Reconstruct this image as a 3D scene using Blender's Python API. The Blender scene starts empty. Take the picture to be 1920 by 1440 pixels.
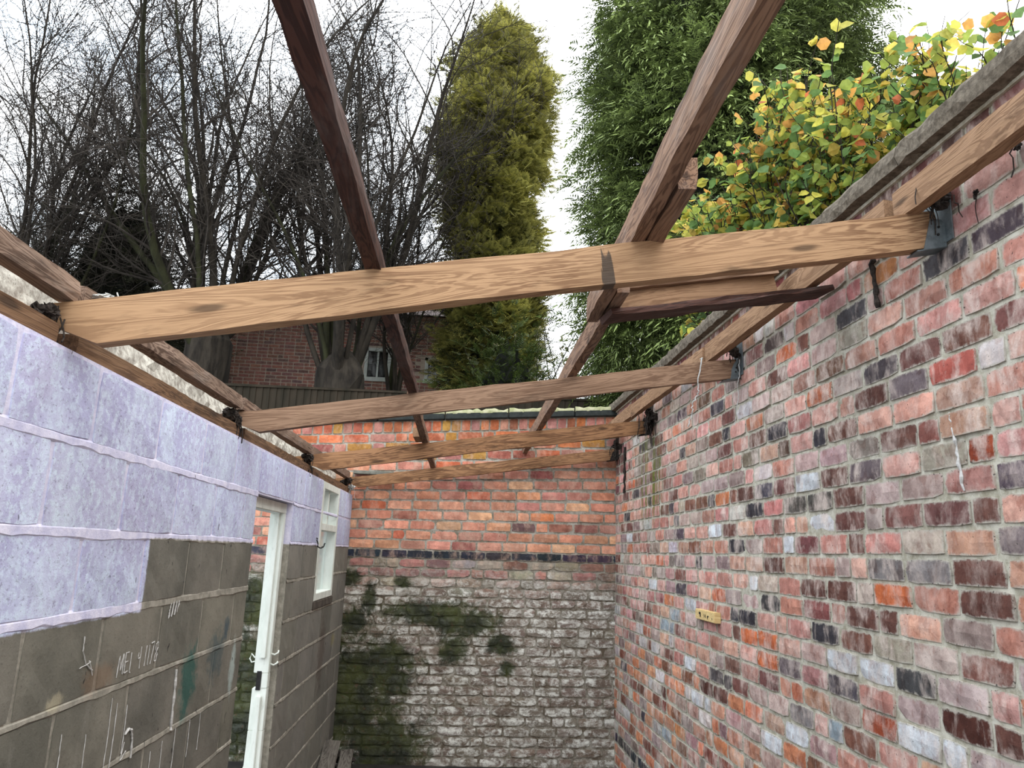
import bpy, math, random
import numpy as np
from mathutils import Matrix, Vector
random.seed(7)
rng = np.random.default_rng(11)
SC = bpy.context.scene
COL = SC.collection
G = 1.76                                   # eye height: everything is laid out from the eye and lifted by G at the end

# ---------------------------------------------------------------- camera, sky, exposure
cam = bpy.data.cameras.new('camera')
cam.sensor_fit = 'HORIZONTAL'
cam.sensor_width = 36.0
cam.lens = 1427.7 / 1920 * 36
cam.clip_start = 0.05
cam.clip_end = 200
camo = bpy.data.objects.new('camera', cam)
COL.objects.link(camo)
_p, _y, _r = 0.219613, 0.0536944, 0.0380409
_f = Vector((math.sin(_y) * math.cos(_p), math.cos(_y) * math.cos(_p), math.sin(_p)))
_rt = Vector((math.cos(_y), -math.sin(_y), 0))
_up = _rt.cross(_f)
_r2 = _rt * math.cos(_r) + _up * math.sin(_r)
_u2 = _up * math.cos(_r) - _rt * math.sin(_r)
camo.matrix_world = Matrix(((_r2.x, _u2.x, -_f.x, 0), (_r2.y, _u2.y, -_f.y, 0), (_r2.z, _u2.z, -_f.z, G), (0, 0, 0, 1)))
SC.camera = camo
SC.view_settings.view_transform = 'Standard'
SC.view_settings.look = 'None'
SC.view_settings.gamma = 1
SC.view_settings.use_curve_mapping = False
SC.view_settings.exposure = 0.88
SKY = dict(low=.85, high=3.0)


def lin(c):
    return tuple((v / 255 / 12.92) if v / 255 <= .04045 else ((v / 255 + .055) / 1.055) ** 2.4 for v in c[:3]) + (1.0,)


def link(nt, a, b):
    nt.links.new(a, b)


def setin(nt, sock, v):
    if v is None:
        return
    if isinstance(v, bpy.types.NodeSocket):
        nt.links.new(v, sock)
    else:
        try:
            sock.default_value = v
        except Exception:
            sock.default_value = tuple(v)[:3]


def mth(nt, op, a, b=None, c=None, clamp=False):
    n = nt.nodes.new('ShaderNodeMath')
    n.operation = op
    n.use_clamp = clamp
    for s, v in zip(n.inputs, (a, b, c)):
        setin(nt, s, v)
    return n.outputs[0]


def vm(nt, op, a, b=None):
    n = nt.nodes.new('ShaderNodeVectorMath')
    n.operation = op
    setin(nt, n.inputs[0], a)
    setin(nt, n.inputs[1], b)
    return n.outputs[0] if op not in ('LENGTH', 'DOT_PRODUCT', 'DISTANCE') else n.outputs[1]


def noise(nt, vec, scale, detail=4, rough=.55, dist=0.0):
    n = nt.nodes.new('ShaderNodeTexNoise')
    setin(nt, n.inputs['Vector'], vec)
    n.inputs['Scale'].default_value = scale
    n.inputs['Detail'].default_value = detail
    n.inputs['Roughness'].default_value = rough
    n.inputs['Distortion'].default_value = dist
    return n.outputs['Fac']


def step(nt, v, lo, hi, a=0.0, b=1.0):
    n = nt.nodes.new('ShaderNodeMapRange')
    n.interpolation_type = 'SMOOTHSTEP'
    setin(nt, n.inputs[0], v)
    for i, q in enumerate((lo, hi, a, b)):
        setin(nt, n.inputs[1 + i], q)
    return n.outputs[0]


def mixc(nt, fac, a, b, mode='MIX'):
    n = nt.nodes.new('ShaderNodeMix')
    n.data_type = 'RGBA'
    n.blend_type = mode
    setin(nt, n.inputs[0], fac)
    setin(nt, n.inputs[6], a)
    setin(nt, n.inputs[7], b)
    return n.outputs[2]


def sep(nt, v):
    n = nt.nodes.new('ShaderNodeSeparateXYZ')
    setin(nt, n.inputs[0], v)
    return n.outputs


def newmat(name, rough=.9):
    m = bpy.data.materials.new(name)
    m.use_nodes = True
    nt = m.node_tree
    b = nt.nodes['Principled BSDF']
    b.inputs['Roughness'].default_value = rough
    b.inputs['Specular IOR Level'].default_value = .25
    return m, nt, b


def wpos(nt):                               # position relative to the eye level
    g = nt.nodes.new('ShaderNodeNewGeometry')
    return vm(nt, 'SUBTRACT', g.outputs['Position'], (0, 0, G))


def opos(nt):
    return nt.nodes.new('ShaderNodeTexCoord').outputs['Object']


def orand(nt):
    return nt.nodes.new('ShaderNodeObjectInfo').outputs['Random']


def ocol(nt):
    return nt.nodes.new('ShaderNodeObjectInfo').outputs['Color']


def acol(nt, name='col'):
    a = nt.nodes.new('ShaderNodeAttribute')
    a.attribute_name = name
    return a.outputs['Color']


def bump(nt, b, h, strength=.4, dist=.004):
    n = nt.nodes.new('ShaderNodeBump')
    n.inputs['Strength'].default_value = strength
    n.inputs['Distance'].default_value = dist
    setin(nt, n.inputs['Height'], h)
    nt.links.new(n.outputs[0], b.inputs['Normal'])


def blob(nt, xyz, ax, c, r):                # 1 inside an ellipse of the wall plane, 0 outside (soft)
    a = mth(nt, 'DIVIDE', mth(nt, 'SUBTRACT', xyz[ax], c[0]), r[0])
    z = mth(nt, 'DIVIDE', mth(nt, 'SUBTRACT', xyz[2], c[1]), r[1])
    d = mth(nt, 'SQRT', mth(nt, 'ADD', mth(nt, 'MULTIPLY', a, a), mth(nt, 'MULTIPLY', z, z)))
    return mth(nt, 'SUBTRACT', 1.6, d)


# sky: an overcast dome, brighter towards the zenith, thin blue where the cloud parts
w = bpy.data.worlds.new('overcast')
SC.world = w
w.use_nodes = True
wt = w.node_tree
bg = wt.nodes['Background']
dirv = wt.nodes.new('ShaderNodeTexCoord').outputs['Generated']
dx = sep(wt, dirv)
el = step(wt, dx[2], 0.0, 1.0, SKY['low'], SKY['high'])
cl = noise(wt, vm(wt, 'MULTIPLY', dirv, (1, 1, 2.2)), 2.3, 5, .6, .4)
blue = mth(wt, 'MULTIPLY', step(wt, cl, .38, .72), step(wt, dx[0], .12, -.5, .2, 1.0), clamp=True)
skyc = mixc(wt, blue, (.97, .985, 1.0, 1), (.60, .77, .96, 1))
link(wt, skyc, bg.inputs[0])
link(wt, el, bg.inputs[1])

# ---------------------------------------------------------------- mesh helpers


def mesh_np(name, V, F, cols=None, smooth=False):
    """V (n,3), F list of equal-size arrays (quads and/or tris) -> mesh; cols (n,3) linear point colours"""
    me = bpy.data.meshes.new(name)
    V = np.asarray(V, np.float32)
    if not isinstance(F, list) or not isinstance(F[0], np.ndarray):
        F = [np.asarray(F)]
    F = [np.asarray(f, np.int32) for f in F if len(f)]
    tot = np.concatenate([np.full(len(f), f.shape[1], np.int32) for f in F])
    idx = np.concatenate([f.ravel() for f in F])
    me.vertices.add(len(V))
    me.vertices.foreach_set('co', V.ravel())
    me.loops.add(len(idx))
    me.loops.foreach_set('vertex_index', idx)
    me.polygons.add(len(tot))
    st = np.concatenate([[0], np.cumsum(tot)[:-1]]).astype(np.int32)
    me.polygons.foreach_set('loop_start', st)
    me.polygons.foreach_set('loop_total', tot)
    me.polygons.foreach_set('use_smooth', np.full(len(tot), bool(smooth)))
    if cols is not None:
        a = me.color_attributes.new('col', 'FLOAT_COLOR', 'POINT')
        c = np.ones((len(V), 4), np.float32)
        c[:, :3] = cols
        a.data.foreach_set('color', c.ravel())
    me.update(calc_edges=True)
    return me


def add(name, me, mat=None, parent=None, loc=None, color=None):
    o = bpy.data.objects.new(name, me)
    COL.objects.link(o)
    if mat is not None and me is not None and not me.materials:
        me.materials.append(mat)
    if parent is not None:
        o.parent = parent
    if loc is not None:
        o.location = loc
    if color is not None:
        o.color = color
    return o


def tag(o, label=None, cat=None, group=None, kind=None):
    for k, v in (('label', label), ('category', cat), ('group', group), ('kind', kind)):
        if v:
            o[k] = v
    return o


def thing(name, label, cat, loc=(0, 0, 0), group=None):
    o = add(name, None, loc=loc)
    return tag(o, label, cat, group)


class MB:
    """collects boxes and tubes for ONE mesh"""
    def __init__(s):
        s.v, s.f = [], []

    def raw(s, V, F):
        n = len(s.v)
        s.v += [tuple(p) for p in V]
        s.f += [tuple(i + n for i in f) for f in F]
        return s

    def box(s, lo, hi):
        (a, b, c), (d, e, f) = lo, hi
        return s.raw([(a, b, c), (d, b, c), (d, e, c), (a, e, c), (a, b, f), (d, b, f), (d, e, f), (a, e, f)],
                     [(3, 2, 1, 0), (4, 5, 6, 7), (0, 1, 5, 4), (1, 2, 6, 5), (2, 3, 7, 6), (3, 0, 4, 7)])

    def prism(s, poly, ax, a, b):            # polygon in the plane normal to axis ax, extruded from a to b
        def P(q, t):
            r = list(q)
            r.insert(ax, t)
            return tuple(r)
        n = len(poly)
        return s.raw([P(q, a) for q in poly] + [P(q, b) for q in poly],
                     [tuple(range(n)), tuple(range(2 * n - 1, n - 1, -1))] + [(i, i + n, (i + 1) % n + n, (i + 1) % n) for i in range(n)])

    def tube(s, pts, r, sides=6):
        pts = np.asarray(pts, float)
        rr = np.full(len(pts), float(r)) if np.isscalar(r) else np.asarray(r, float)
        V, F = tubes(pts[None], rr[None], sides)
        s.raw(V.tolist(), F.tolist())
        m = sides
        n = len(s.v)
        s.f += [tuple(range(n - m, n)), tuple(range(n - len(V) + m - 1, n - len(V) - 1, -1))]
        return s

    def mesh(s, name, bevel=0.0, seg=2):
        me = bpy.data.meshes.new(name)
        me.from_pydata(s.v, [], s.f)
        import bmesh
        bm = bmesh.new()
        bm.from_mesh(me)
        bmesh.ops.recalc_face_normals(bm, faces=bm.faces)
        if bevel:
            bmesh.ops.bevel(bm, geom=list(bm.edges), offset=bevel, segments=seg, affect='EDGES', clamp_overlap=True)
        bm.to_mesh(me)
        bm.free()
        return me

    def obj(s, name, mat, parent=None, bevel=0.0, origin=None):
        me = s.mesh(name, bevel)
        if origin is not None:
            me.transform(Matrix.Translation(-Vector(origin)))
        o = add(name, me, mat, parent)
        if origin is not None:
            o.location = origin
        return o


def tubes(P, R, sides=3):
    """P (B,N,3) polylines, R (B,N) radii -> verts, quads"""
    P = np.asarray(P, float)
    B, N, _ = P.shape
    T = np.gradient(P, axis=1)
    T /= np.linalg.norm(T, axis=2, keepdims=True) + 1e-9
    ref = np.zeros_like(T)
    m = np.abs(T[..., 2]).mean(1) > .8
    ref[m, :, 0] = 1
    ref[~m, :, 2] = 1
    A = np.cross(T, ref)
    A /= np.linalg.norm(A, axis=2, keepdims=True) + 1e-9
    C = np.cross(T, A)
    ang = np.arange(sides) * 2 * np.pi / sides
    V = P[:, :, None] + R[:, :, None, None] * (A[:, :, None] * np.cos(ang)[:, None] + C[:, :, None] * np.sin(ang)[:, None])
    b, n, k = np.meshgrid(np.arange(B), np.arange(N - 1), np.arange(sides), indexing='ij')
    i = (b * N + n) * sides
    k2 = (k + 1) % sides
    F = np.stack([i + k, i + k2, i + sides + k2, i + sides + k], -1).reshape(-1, 4)
    return V.reshape(-1, 3), F


def replicate(bv, bf, M, T):
    """copies of a small mesh: M (K,3,3), T (K,3)"""
    K = len(T)
    V = np.einsum('kij,nj->kni', M, bv) + T[:, None]
    F = (bf[None] + (np.arange(K) * len(bv))[:, None, None]).reshape(-1, bf.shape[1])
    return V.reshape(-1, 3), F


# ---------------------------------------------------------------- materials

def brick_mat(name, stuff=False, wall='right'):
    m, nt, b = newmat(name, .92)
    p = wpos(nt)
    x = sep(nt, p)
    base = acol(nt) if stuff else ocol(nt)
    n1 = noise(nt, p, 14, 5, .65)
    n2 = noise(nt, vm(nt, 'MULTIPLY', p, (11, 11, 6)), 1.0, 6, .68, .3)
    n3 = noise(nt, p, 60, 3, .6)
    c = mixc(nt, step(nt, n1, .35, .7), mixc(nt, 1.0, base, (.62, .58, .58, 1), 'MULTIPLY'), base)
    uv = nt.nodes.new('ShaderNodeUVMap').outputs[0]
    u = sep(nt, uv)
    du = mth(nt, 'MULTIPLY', mth(nt, 'MINIMUM', u[0], mth(nt, 'SUBTRACT', 1.0, u[0])), 2.6)
    dv = mth(nt, 'MINIMUM', u[1], mth(nt, 'SUBTRACT', 1.0, u[1]))
    ed = mth(nt, 'MINIMUM', du, dv)
    edn = mth(nt, 'ADD', ed, mth(nt, 'MULTIPLY', mth(nt, 'SUBTRACT', noise(nt, p, 38, 4, .65), .5), .42))
    big = noise(nt, p, 1.7, 3, .5)
    if wall == 'right':
        red = step(nt, noise(nt, vm(nt, 'MULTIPLY', p, (1, 1, .7)), 19, 4, .6, .4), .52, .62, 0, .6)
        c = mixc(nt, red, c, mixc(nt, 1.0, c, (.62, .46, .42, 1), 'MULTIPLY'))
        lime = mth(nt, 'MULTIPLY', step(nt, n2, .44, .70), step(nt, big, .3, .62, .35, .8))
        c = mixc(nt, lime, c, lin((214, 196, 184)))
        c = mixc(nt, step(nt, edn, .11, -.03, 0, .85), c, lin((174, 167, 154)))
        # green run-down under the third hanger
        g = blob(nt, x, 1, (5.75, .62), (.42, .42))
        gs = mth(nt, 'MULTIPLY', step(nt, g, .45, 1.1), step(nt, noise(nt, vm(nt, 'MULTIPLY', p, (20, 20, 1.2)), 1.0, 3), .42, .6), clamp=True)
        c = mixc(nt, mth(nt, 'MULTIPLY', gs, .95), c, lin((98, 102, 44)))
    elif wall == 'back':
        low = step(nt, mth(nt, 'ADD', x[2], mth(nt, 'MULTIPLY', mth(nt, 'SUBTRACT', n1, .5), .5)), -.05, -.42)
        n4 = noise(nt, vm(nt, 'MULTIPLY', p, (1, 1, 1.5)), 13, 8, .76, .3)
        n5 = noise(nt, p, 3.1, 4, .6)
        salt = mth(nt, 'MULTIPLY', step(nt, n4, .42, .62), low)
        c = mixc(nt, mth(nt, 'MULTIPLY', low, .75), c, lin((112, 100, 88)))
        c = mixc(nt, mth(nt, 'MULTIPLY', salt, step(nt, n5, .3, .55, .55, 1.0)), c, lin((218, 216, 206)))
        dk = mth(nt, 'MULTIPLY', step(nt, noise(nt, p, 16, 7, .74, .2), .57, .68), low)
        c = mixc(nt, mth(nt, 'MULTIPLY', dk, .8), c, lin((66, 52, 40)))
        hi = mth(nt, 'SUBTRACT', 1.0, low, clamp=True)
        c = mixc(nt, mth(nt, 'MULTIPLY', hi, mth(nt, 'MULTIPLY', step(nt, n2, .46, .72), .5)), c, lin((206, 172, 150)))
        c = mixc(nt, step(nt, edn, mth(nt, 'ADD', .08, mth(nt, 'MULTIPLY', low, .05)), -.03, 0, .75), c, mixc(nt, low, lin((160, 150, 134)), lin((124, 117, 103))))
        c = moss(nt, c, x, p)
    else:
        c = mixc(nt, step(nt, edn, .1, -.02, 0, .7), c, lin((150, 138, 120)))
    pit = step(nt, mth(nt, 'ADD', noise(nt, p, 95, 2, .6), step(nt, ed, .12, .0, 0, .07)), .69, .74)
    c = mixc(nt, mth(nt, 'MULTIPLY', pit, .75), c, (.02, .016, .014, 1))
    link(nt, c, b.inputs['Base Color'])
    bump(nt, b, mth(nt, 'ADD', mth(nt, 'MULTIPLY', n1, 1.2), mth(nt, 'SUBTRACT', n3, pit)), .55, .004)
    return m


MOSS = [((-1.95, -1.2), (.8, .75)), ((-1.75, -.5), (.25, .3)), ((-.98, -1.25), (.62, .62)), ((-.62, -1.05), (.34, .30)), ((-.62, -1.62), (.42, .3)), ((-.95, -.62), (.22, .12)), ((-.30, -.53), (.42, .13)),
        ((.06, -.60), (.33, .15)), ((.36, -.78), (.15, .10)), ((-.05, -.82), (.13, .15)), ((.42, -.97), (.08, .07)), ((-.52, -.28), (.09, .06)),
        ((-.80, -.46), (.07, .18)), ((-1.0, -.25), (.12, .08))]


def moss(nt, c, x, p):
    mk = None
    for cc, r in MOSS:
        v = blob(nt, x, 0, cc, r)
        mk = v if mk is None else mth(nt, 'MAXIMUM', mk, v)
    mk = mth(nt, 'ADD', mk, mth(nt, 'MULTIPLY', mth(nt, 'SUBTRACT', noise(nt, p, 6, 8, .78, .8), .5), 2.9))
    f = step(nt, mk, .35, 1.05)
    gc = mixc(nt, step(nt, noise(nt, p, 5, 4, .6), .35, .68), lin((26, 34, 20)), lin((62, 68, 32)))
    gc = mixc(nt, step(nt, noise(nt, p, 23, 4, .6), .6, .72, 0, .6), gc, lin((84, 56, 36)))
    return mixc(nt, mth(nt, 'MULTIPLY', f, .93), c, gc)


def mortar_mat(name, col, wall):
    m, nt, b = newmat(name, .95)
    p = wpos(nt)
    x = sep(nt, p)
    n1 = noise(nt, p, 18, 6, .7)
    c = mixc(nt, step(nt, n1, .3, .7), mixc(nt, 1.0, lin(col), (.62, .62, .6, 1), 'MULTIPLY'), mixc(nt, .3, lin(col), (.8, .8, .76, 1)))
    if wall == 'back':
        low = step(nt, x[2], 0, -.4)
        c = mixc(nt, mth(nt, 'MULTIPLY', low, step(nt, noise(nt, p, 9, 6, .7, 1), .4, .62)), c, lin((96, 84, 70)))
        c = moss(nt, c, x, p)
    link(nt, c, b.inputs['Base Color'])
    bump(nt, b, n1, .8, .006)
    return m


def block_mat(name, mortar=False):
    """concrete block: lavender distemper on the upper courses, bare grey below, stains where the wall has them"""
    m, nt, b = newmat(name, .93)
    p = wpos(nt)
    x = sep(nt, p)
    nb = noise(nt, p, 22, 5, .7)
    wob = mth(nt, 'MULTIPLY', mth(nt, 'SUBTRACT', nb, .5), .02)
    zz = mth(nt, 'ADD', x[2], wob)
    near = step(nt, mth(nt, 'ADD', x[1], mth(nt, 'MULTIPLY', wob, 1.5)), 2.585, 2.60, 1.0, 0.0)
    up1 = step(nt, zz, .004, .012)
    up2 = mth(nt, 'MULTIPLY', step(nt, zz, -.226, -.218), near)
    paint = mth(nt, 'MAXIMUM', up1, up2)
    # bare block
    g1 = noise(nt, p, 3.2, 4, .6)
    bare = mixc(nt, step(nt, g1, .3, .7), lin((96, 94, 85)), lin((122, 118, 107)))
    bare = mixc(nt, mth(nt, 'MULTIPLY', step(nt, noise(nt, p, 90, 3, .7), .55, .75), .5), bare, lin((62, 58, 54)))
    bare = mixc(nt, step(nt, noise(nt, vm(nt, 'MULTIPLY', p, (1, 14, 2.5)), 1.0, 3), .58, .75, 0, .3), bare, lin((140, 136, 128)))
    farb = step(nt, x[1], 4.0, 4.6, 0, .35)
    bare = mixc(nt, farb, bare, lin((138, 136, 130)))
    if mortar:
        bare = mixc(nt, step(nt, nb, .3, .7), lin((118, 114, 103)), lin((158, 152, 139)))
    for (cc, r, colr, a) in (((3.13, -.52), (.10, .16), (32, 84, 76), .8), ((3.44, -.46), (.12, .12), (48, 72, 78), .6), ((3.70, -.55), (.05, .13), (168, 182, 176), .8),
                             ((2.13, -.415), (.05, .028), (164, 156, 132), .7), ((3.55, -.36), (.05, .06), (40, 66, 80), .7), ((6.02, -.75), (.16, .3), (84, 70, 62), .6),
                             ((2.36, -.39), (.12, .05), (120, 96, 74), .5), ((6.5, -.72), (.1, .06), (136, 128, 88), .6)):
        f = step(nt, mth(nt, 'ADD', blob(nt, x, 1, cc, r), mth(nt, 'MULTIPLY', mth(nt, 'SUBTRACT', nb, .5), 1.9)), .5, 1.2, 0, a)
        bare = mixc(nt, f, bare, lin(colr))
    # distemper
    st = noise(nt, vm(nt, 'MULTIPLY', p, (1, 6, 2.2)), 1.1, 6, .7, .7)
    pc = mixc(nt, step(nt, st, .40, .72), lin((172, 172, 204)), lin((202, 212, 230)))
    pc = mixc(nt, step(nt, noise(nt, p, 2.6, 3), .4, .7, 0, .5), pc, lin((190, 186, 212)))
    pc = mixc(nt, step(nt, noise(nt, p, 42, 5, .75), .46, .62, 0, .7), pc, lin((206, 220, 234)))
    sp = step(nt, noise(nt, vm(nt, 'MULTIPLY', p, (70, 70, 110)), 1.0, 4, .75), .55, .68)
    pc = mixc(nt, mth(nt, 'MULTIPLY', sp, .6), pc, lin((112, 106, 128)))
    dirt = step(nt, noise(nt, vm(nt, 'MULTIPLY', p, (1, 26, 5)), 1.0, 4, .7), .66, .78, 0, .45)
    dirt = mth(nt, 'MULTIPLY', dirt, step(nt, x[2], .1, .46))
    pc = mixc(nt, dirt, pc, lin((110, 98, 96)))
    if mortar:
        pc = mixc(nt, step(nt, nb, .3, .7), lin((184, 182, 206)), lin((214, 210, 224)))
    spk = step(nt, noise(nt, vm(nt, 'MULTIPLY', p, (30, 30, 16)), 1.0, 2, .5), .735, .76)
    c = mixc(nt, paint, bare, pc)
    c = mixc(nt, mth(nt, 'MULTIPLY', spk, .8), c, (.012, .01, .012, 1))
    if not mortar:
        c = mixc(nt, 1.0, c, ocol(nt), 'MULTIPLY')
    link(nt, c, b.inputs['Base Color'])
    bump(nt, b, mth(nt, 'ADD', nb, mth(nt, 'MULTIPLY', noise(nt, p, 90, 3, .7), .6)), .5, .004)
    return m


def wood_mat(name, light, dark, stain=.4, white=0.0, mark=None):
    m, nt, b = newmat(name, .8)
    p = vm(nt, 'ADD', opos(nt), vm(nt, 'MULTIPLY', (7.3, 3.1, 5.7), orand(nt)))
    q = vm(nt, 'MULTIPLY', p, (.55, 7, 7))
    n1 = noise(nt, q, 2.4, 5, .55, .9)
    ring = mth(nt, 'SINE', mth(nt, 'MULTIPLY', n1, 70.0))
    fine = noise(nt, vm(nt, 'MULTIPLY', p, (3, 90, 90)), 1.0, 3, .6)
    c = mixc(nt, step(nt, ring, -.6, .9), lin(light), lin(dark))
    c = mixc(nt, step(nt, noise(nt, p, 2.2, 4, .6), .35, .7, 0, .6), c, lin(light))
    c = mixc(nt, step(nt, fine, .5, .8, 0, .45), c, lin(dark))
    sn = noise(nt, vm(nt, 'MULTIPLY', p, (1.2, 6, 6)), 1.6, 5, .65, .4)
    c = mixc(nt, step(nt, sn, .56, .72, 0, stain), c, lin(tuple(v * .42 for v in dark)))
    vor = nt.nodes.new('ShaderNodeTexVoronoi')
    setin(nt, vor.inputs['Vector'], vm(nt, 'MULTIPLY', p, (2.6, 11, 11)))
    vor.inputs['Scale'].default_value = 1.0
    c = mixc(nt, step(nt, vor.outputs['Distance'], .17, .06, 0, .75), c, lin(tuple(v * .5 for v in dark)))
    if white:
        c = mixc(nt, step(nt, noise(nt, vm(nt, 'MULTIPLY', p, (2, 8, 8)), 1.5, 5, .7), .5, .68, 0, white), c, lin((150, 146, 140)))
    if mark:
        x = sep(nt, opos(nt))
        f = step(nt, mth(nt, 'ADD', blob(nt, x, 0, mark, (.022, .075)), mth(nt, 'MULTIPLY', mth(nt, 'SUBTRACT', noise(nt, vm(nt, 'MULTIPLY', opos(nt), (90, 8, 7)), 1.0, 3), .5), 2.2)), .55, .8, 0, .85)
        c = mixc(nt, f, c, lin((58, 54, 50)))
    link(nt, c, b.inputs['Base Color'])
    bump(nt, b, mth(nt, 'ADD', mth(nt, 'MULTIPLY', ring, .25), fine), .35, .003)
    return m


def plain_mat(name, a, b2, scale=12, rough=.85, strength=.4, metal=0.0, stretch=(1, 1, 1), dirty=0.0):
    m, nt, b = newmat(name, rough)
    p = vm(nt, 'MULTIPLY', wpos(nt), stretch)
    n1 = noise(nt, p, scale, 5, .65)
    c = mixc(nt, step(nt, n1, .3, .7), lin(a), lin(b2))
    if dirty:
        c = mixc(nt, step(nt, noise(nt, p, scale * 2.7, 4, .7), .58, .74, 0, dirty), c, lin((52, 46, 38)))
    link(nt, c, b.inputs['Base Color'])
    b.inputs['Metallic'].default_value = metal
    bump(nt, b, n1, strength, .005)
    return m


def leaf_mat(name, trans=.35, var=True, obj=False):
    m = bpy.data.materials.new(name)
    m.use_nodes = True
    nt = m.node_tree
    b = nt.nodes['Principled BSDF']
    b.inputs['Roughness'].default_value = .6
    b.inputs['Specular IOR Level'].default_value = .3
    c = ocol(nt) if obj else acol(nt)
    c = mixc(nt, step(nt, noise(nt, wpos(nt), 30, 3), .3, .7), mixc(nt, 1.0, c, (.72, .74, .7, 1), 'MULTIPLY'), c)
    link(nt, c, b.inputs['Base Color'])
    t = nt.nodes.new('ShaderNodeBsdfTranslucent')
    link(nt, c, t.inputs[0])
    mx = nt.nodes.new('ShaderNodeMixShader')
    mx.inputs[0].default_value = trans
    link(nt, b.outputs[0], mx.inputs[1])
    link(nt, t.outputs[0], mx.inputs[2])
    link(nt, mx.outputs[0], nt.nodes['Material Output'].inputs[0])
    return m


def glass_mat():
    m, nt, b = newmat('window_glass', .06)
    b.inputs['Base Color'].default_value = (.9, .95, .93, 1)
    b.inputs['Transmission Weight'].default_value = 1.0
    b.inputs['IOR'].default_value = 1.45
    return m


BR = {'right': brick_mat('right_wall_brick'), 'right_s': brick_mat('right_wall_brick_small', True), 'back': brick_mat('back_wall_brick', False, 'back'),
      'back_s': brick_mat('back_wall_brick_small', True, 'back'), 'house': brick_mat('house_brick', True, 'house')}
MR = mortar_mat('right_wall_mortar', (180, 172, 150), 'right')
MBk = mortar_mat('back_wall_mortar', (140, 130, 112), 'back')
MH = plain_mat('house_mortar', (206, 192, 174), (186, 168, 150), 6)
BL = block_mat('block_face')
BLM = block_mat('block_mortar', True)
WHITE = plain_mat('white_paint', (226, 230, 222), (206, 210, 200), 9, .6, .25, stretch=(1, 1, .4), dirty=.25)
GALV = plain_mat('galvanised_steel', (118, 126, 128), (90, 98, 100), 25, .5, .2, .35, dirty=.6)
DARKM = plain_mat('nail_steel', (40, 38, 36), (24, 22, 22), 40, .6)
DIRT = plain_mat('cobweb_dirt', (62, 54, 48), (26, 22, 20), 60, .95, .8)
WEB = plain_mat('cobweb_silk', (190, 190, 186), (150, 148, 142), 40, .9)
EAVE = plain_mat('flaking_limewash', (196, 192, 180), (128, 120, 110), 30, .95, .9, dirty=.95)
STONE = plain_mat('coping_stone', (116, 106, 92), (74, 66, 55), 42, .95, 1.0, dirty=.7)
SLATE = plain_mat('coping_slate', (52, 56, 54), (34, 38, 36), 14, .8, .6, dirty=.3)
MOSSM = plain_mat('lime_moss', (128, 130, 92), (160, 156, 128), 22, .95, 1.0, dirty=.4)
GREYS = plain_mat('grey_sheet', (128, 128, 118), (98, 98, 90), 12, .9, .4, dirty=.4)
SOIL = plain_mat('damp_soil', (52, 44, 34), (32, 28, 22), 5, .95, 1.0)
FLOORM = plain_mat('damp_concrete', (50, 46, 42), (30, 28, 26), 6, .8, .6)
CHALK = plain_mat('chalk', (196, 194, 190), (168, 164, 158), 90, .95, .3)
BARK = plain_mat('bark', (62, 56, 48), (34, 30, 26), 9, .95, 1.0, stretch=(1, 1, .25))
BARKG = plain_mat('mossy_bark', (60, 62, 40), (36, 34, 24), 5, .95, 1.0, stretch=(1, 1, .3))
TWIG = plain_mat('twig_bark', (74, 68, 62), (42, 37, 33), 3, .9, .1)
FENCEM = plain_mat('fence_board', (54, 46, 36), (34, 31, 22), 5, .9, .5, stretch=(1, 1, .2), dirty=.2)
LEAFO = leaf_mat('autumn_leaf', .5, obj=True)
LEAFS = leaf_mat('autumn_leaf_small', .5)
CONI = leaf_mat('conifer_frond', .2)
GLASS = glass_mat()
R_WARM = wood_mat('rafter_pine', (168, 134, 100), (122, 90, 64), .7, mark=(1.57, .03))
R_MID = wood_mat('rafter_brown', (140, 112, 90), (104, 78, 60), .5)
R_OLD = wood_mat('rafter_old', (146, 108, 76), (96, 66, 44), .7)
P_DARK = wood_mat('purlin_dark', (76, 50, 41), (44, 28, 24), .5, .10)
P_MID = wood_mat('purlin_brown', (138, 108, 86), (88, 64, 50), .6, .18)
P_TAN = wood_mat('purlin_tan', (146, 114, 86), (118, 88, 64), .5)
P_EAVE = wood_mat('eaves_wood', (134, 112, 96), (88, 68, 56), .6, .25)
PLATE = wood_mat('plate_wood', (116, 88, 64), (78, 56, 40), .7)
P_GREY = wood_mat('board_grey', (104, 98, 90), (62, 56, 50), .6)
PEG = wood_mat('peg_pine', (222, 196, 140), (190, 158, 104), .2)

# ---------------------------------------------------------------- bricks and blocks


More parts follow.
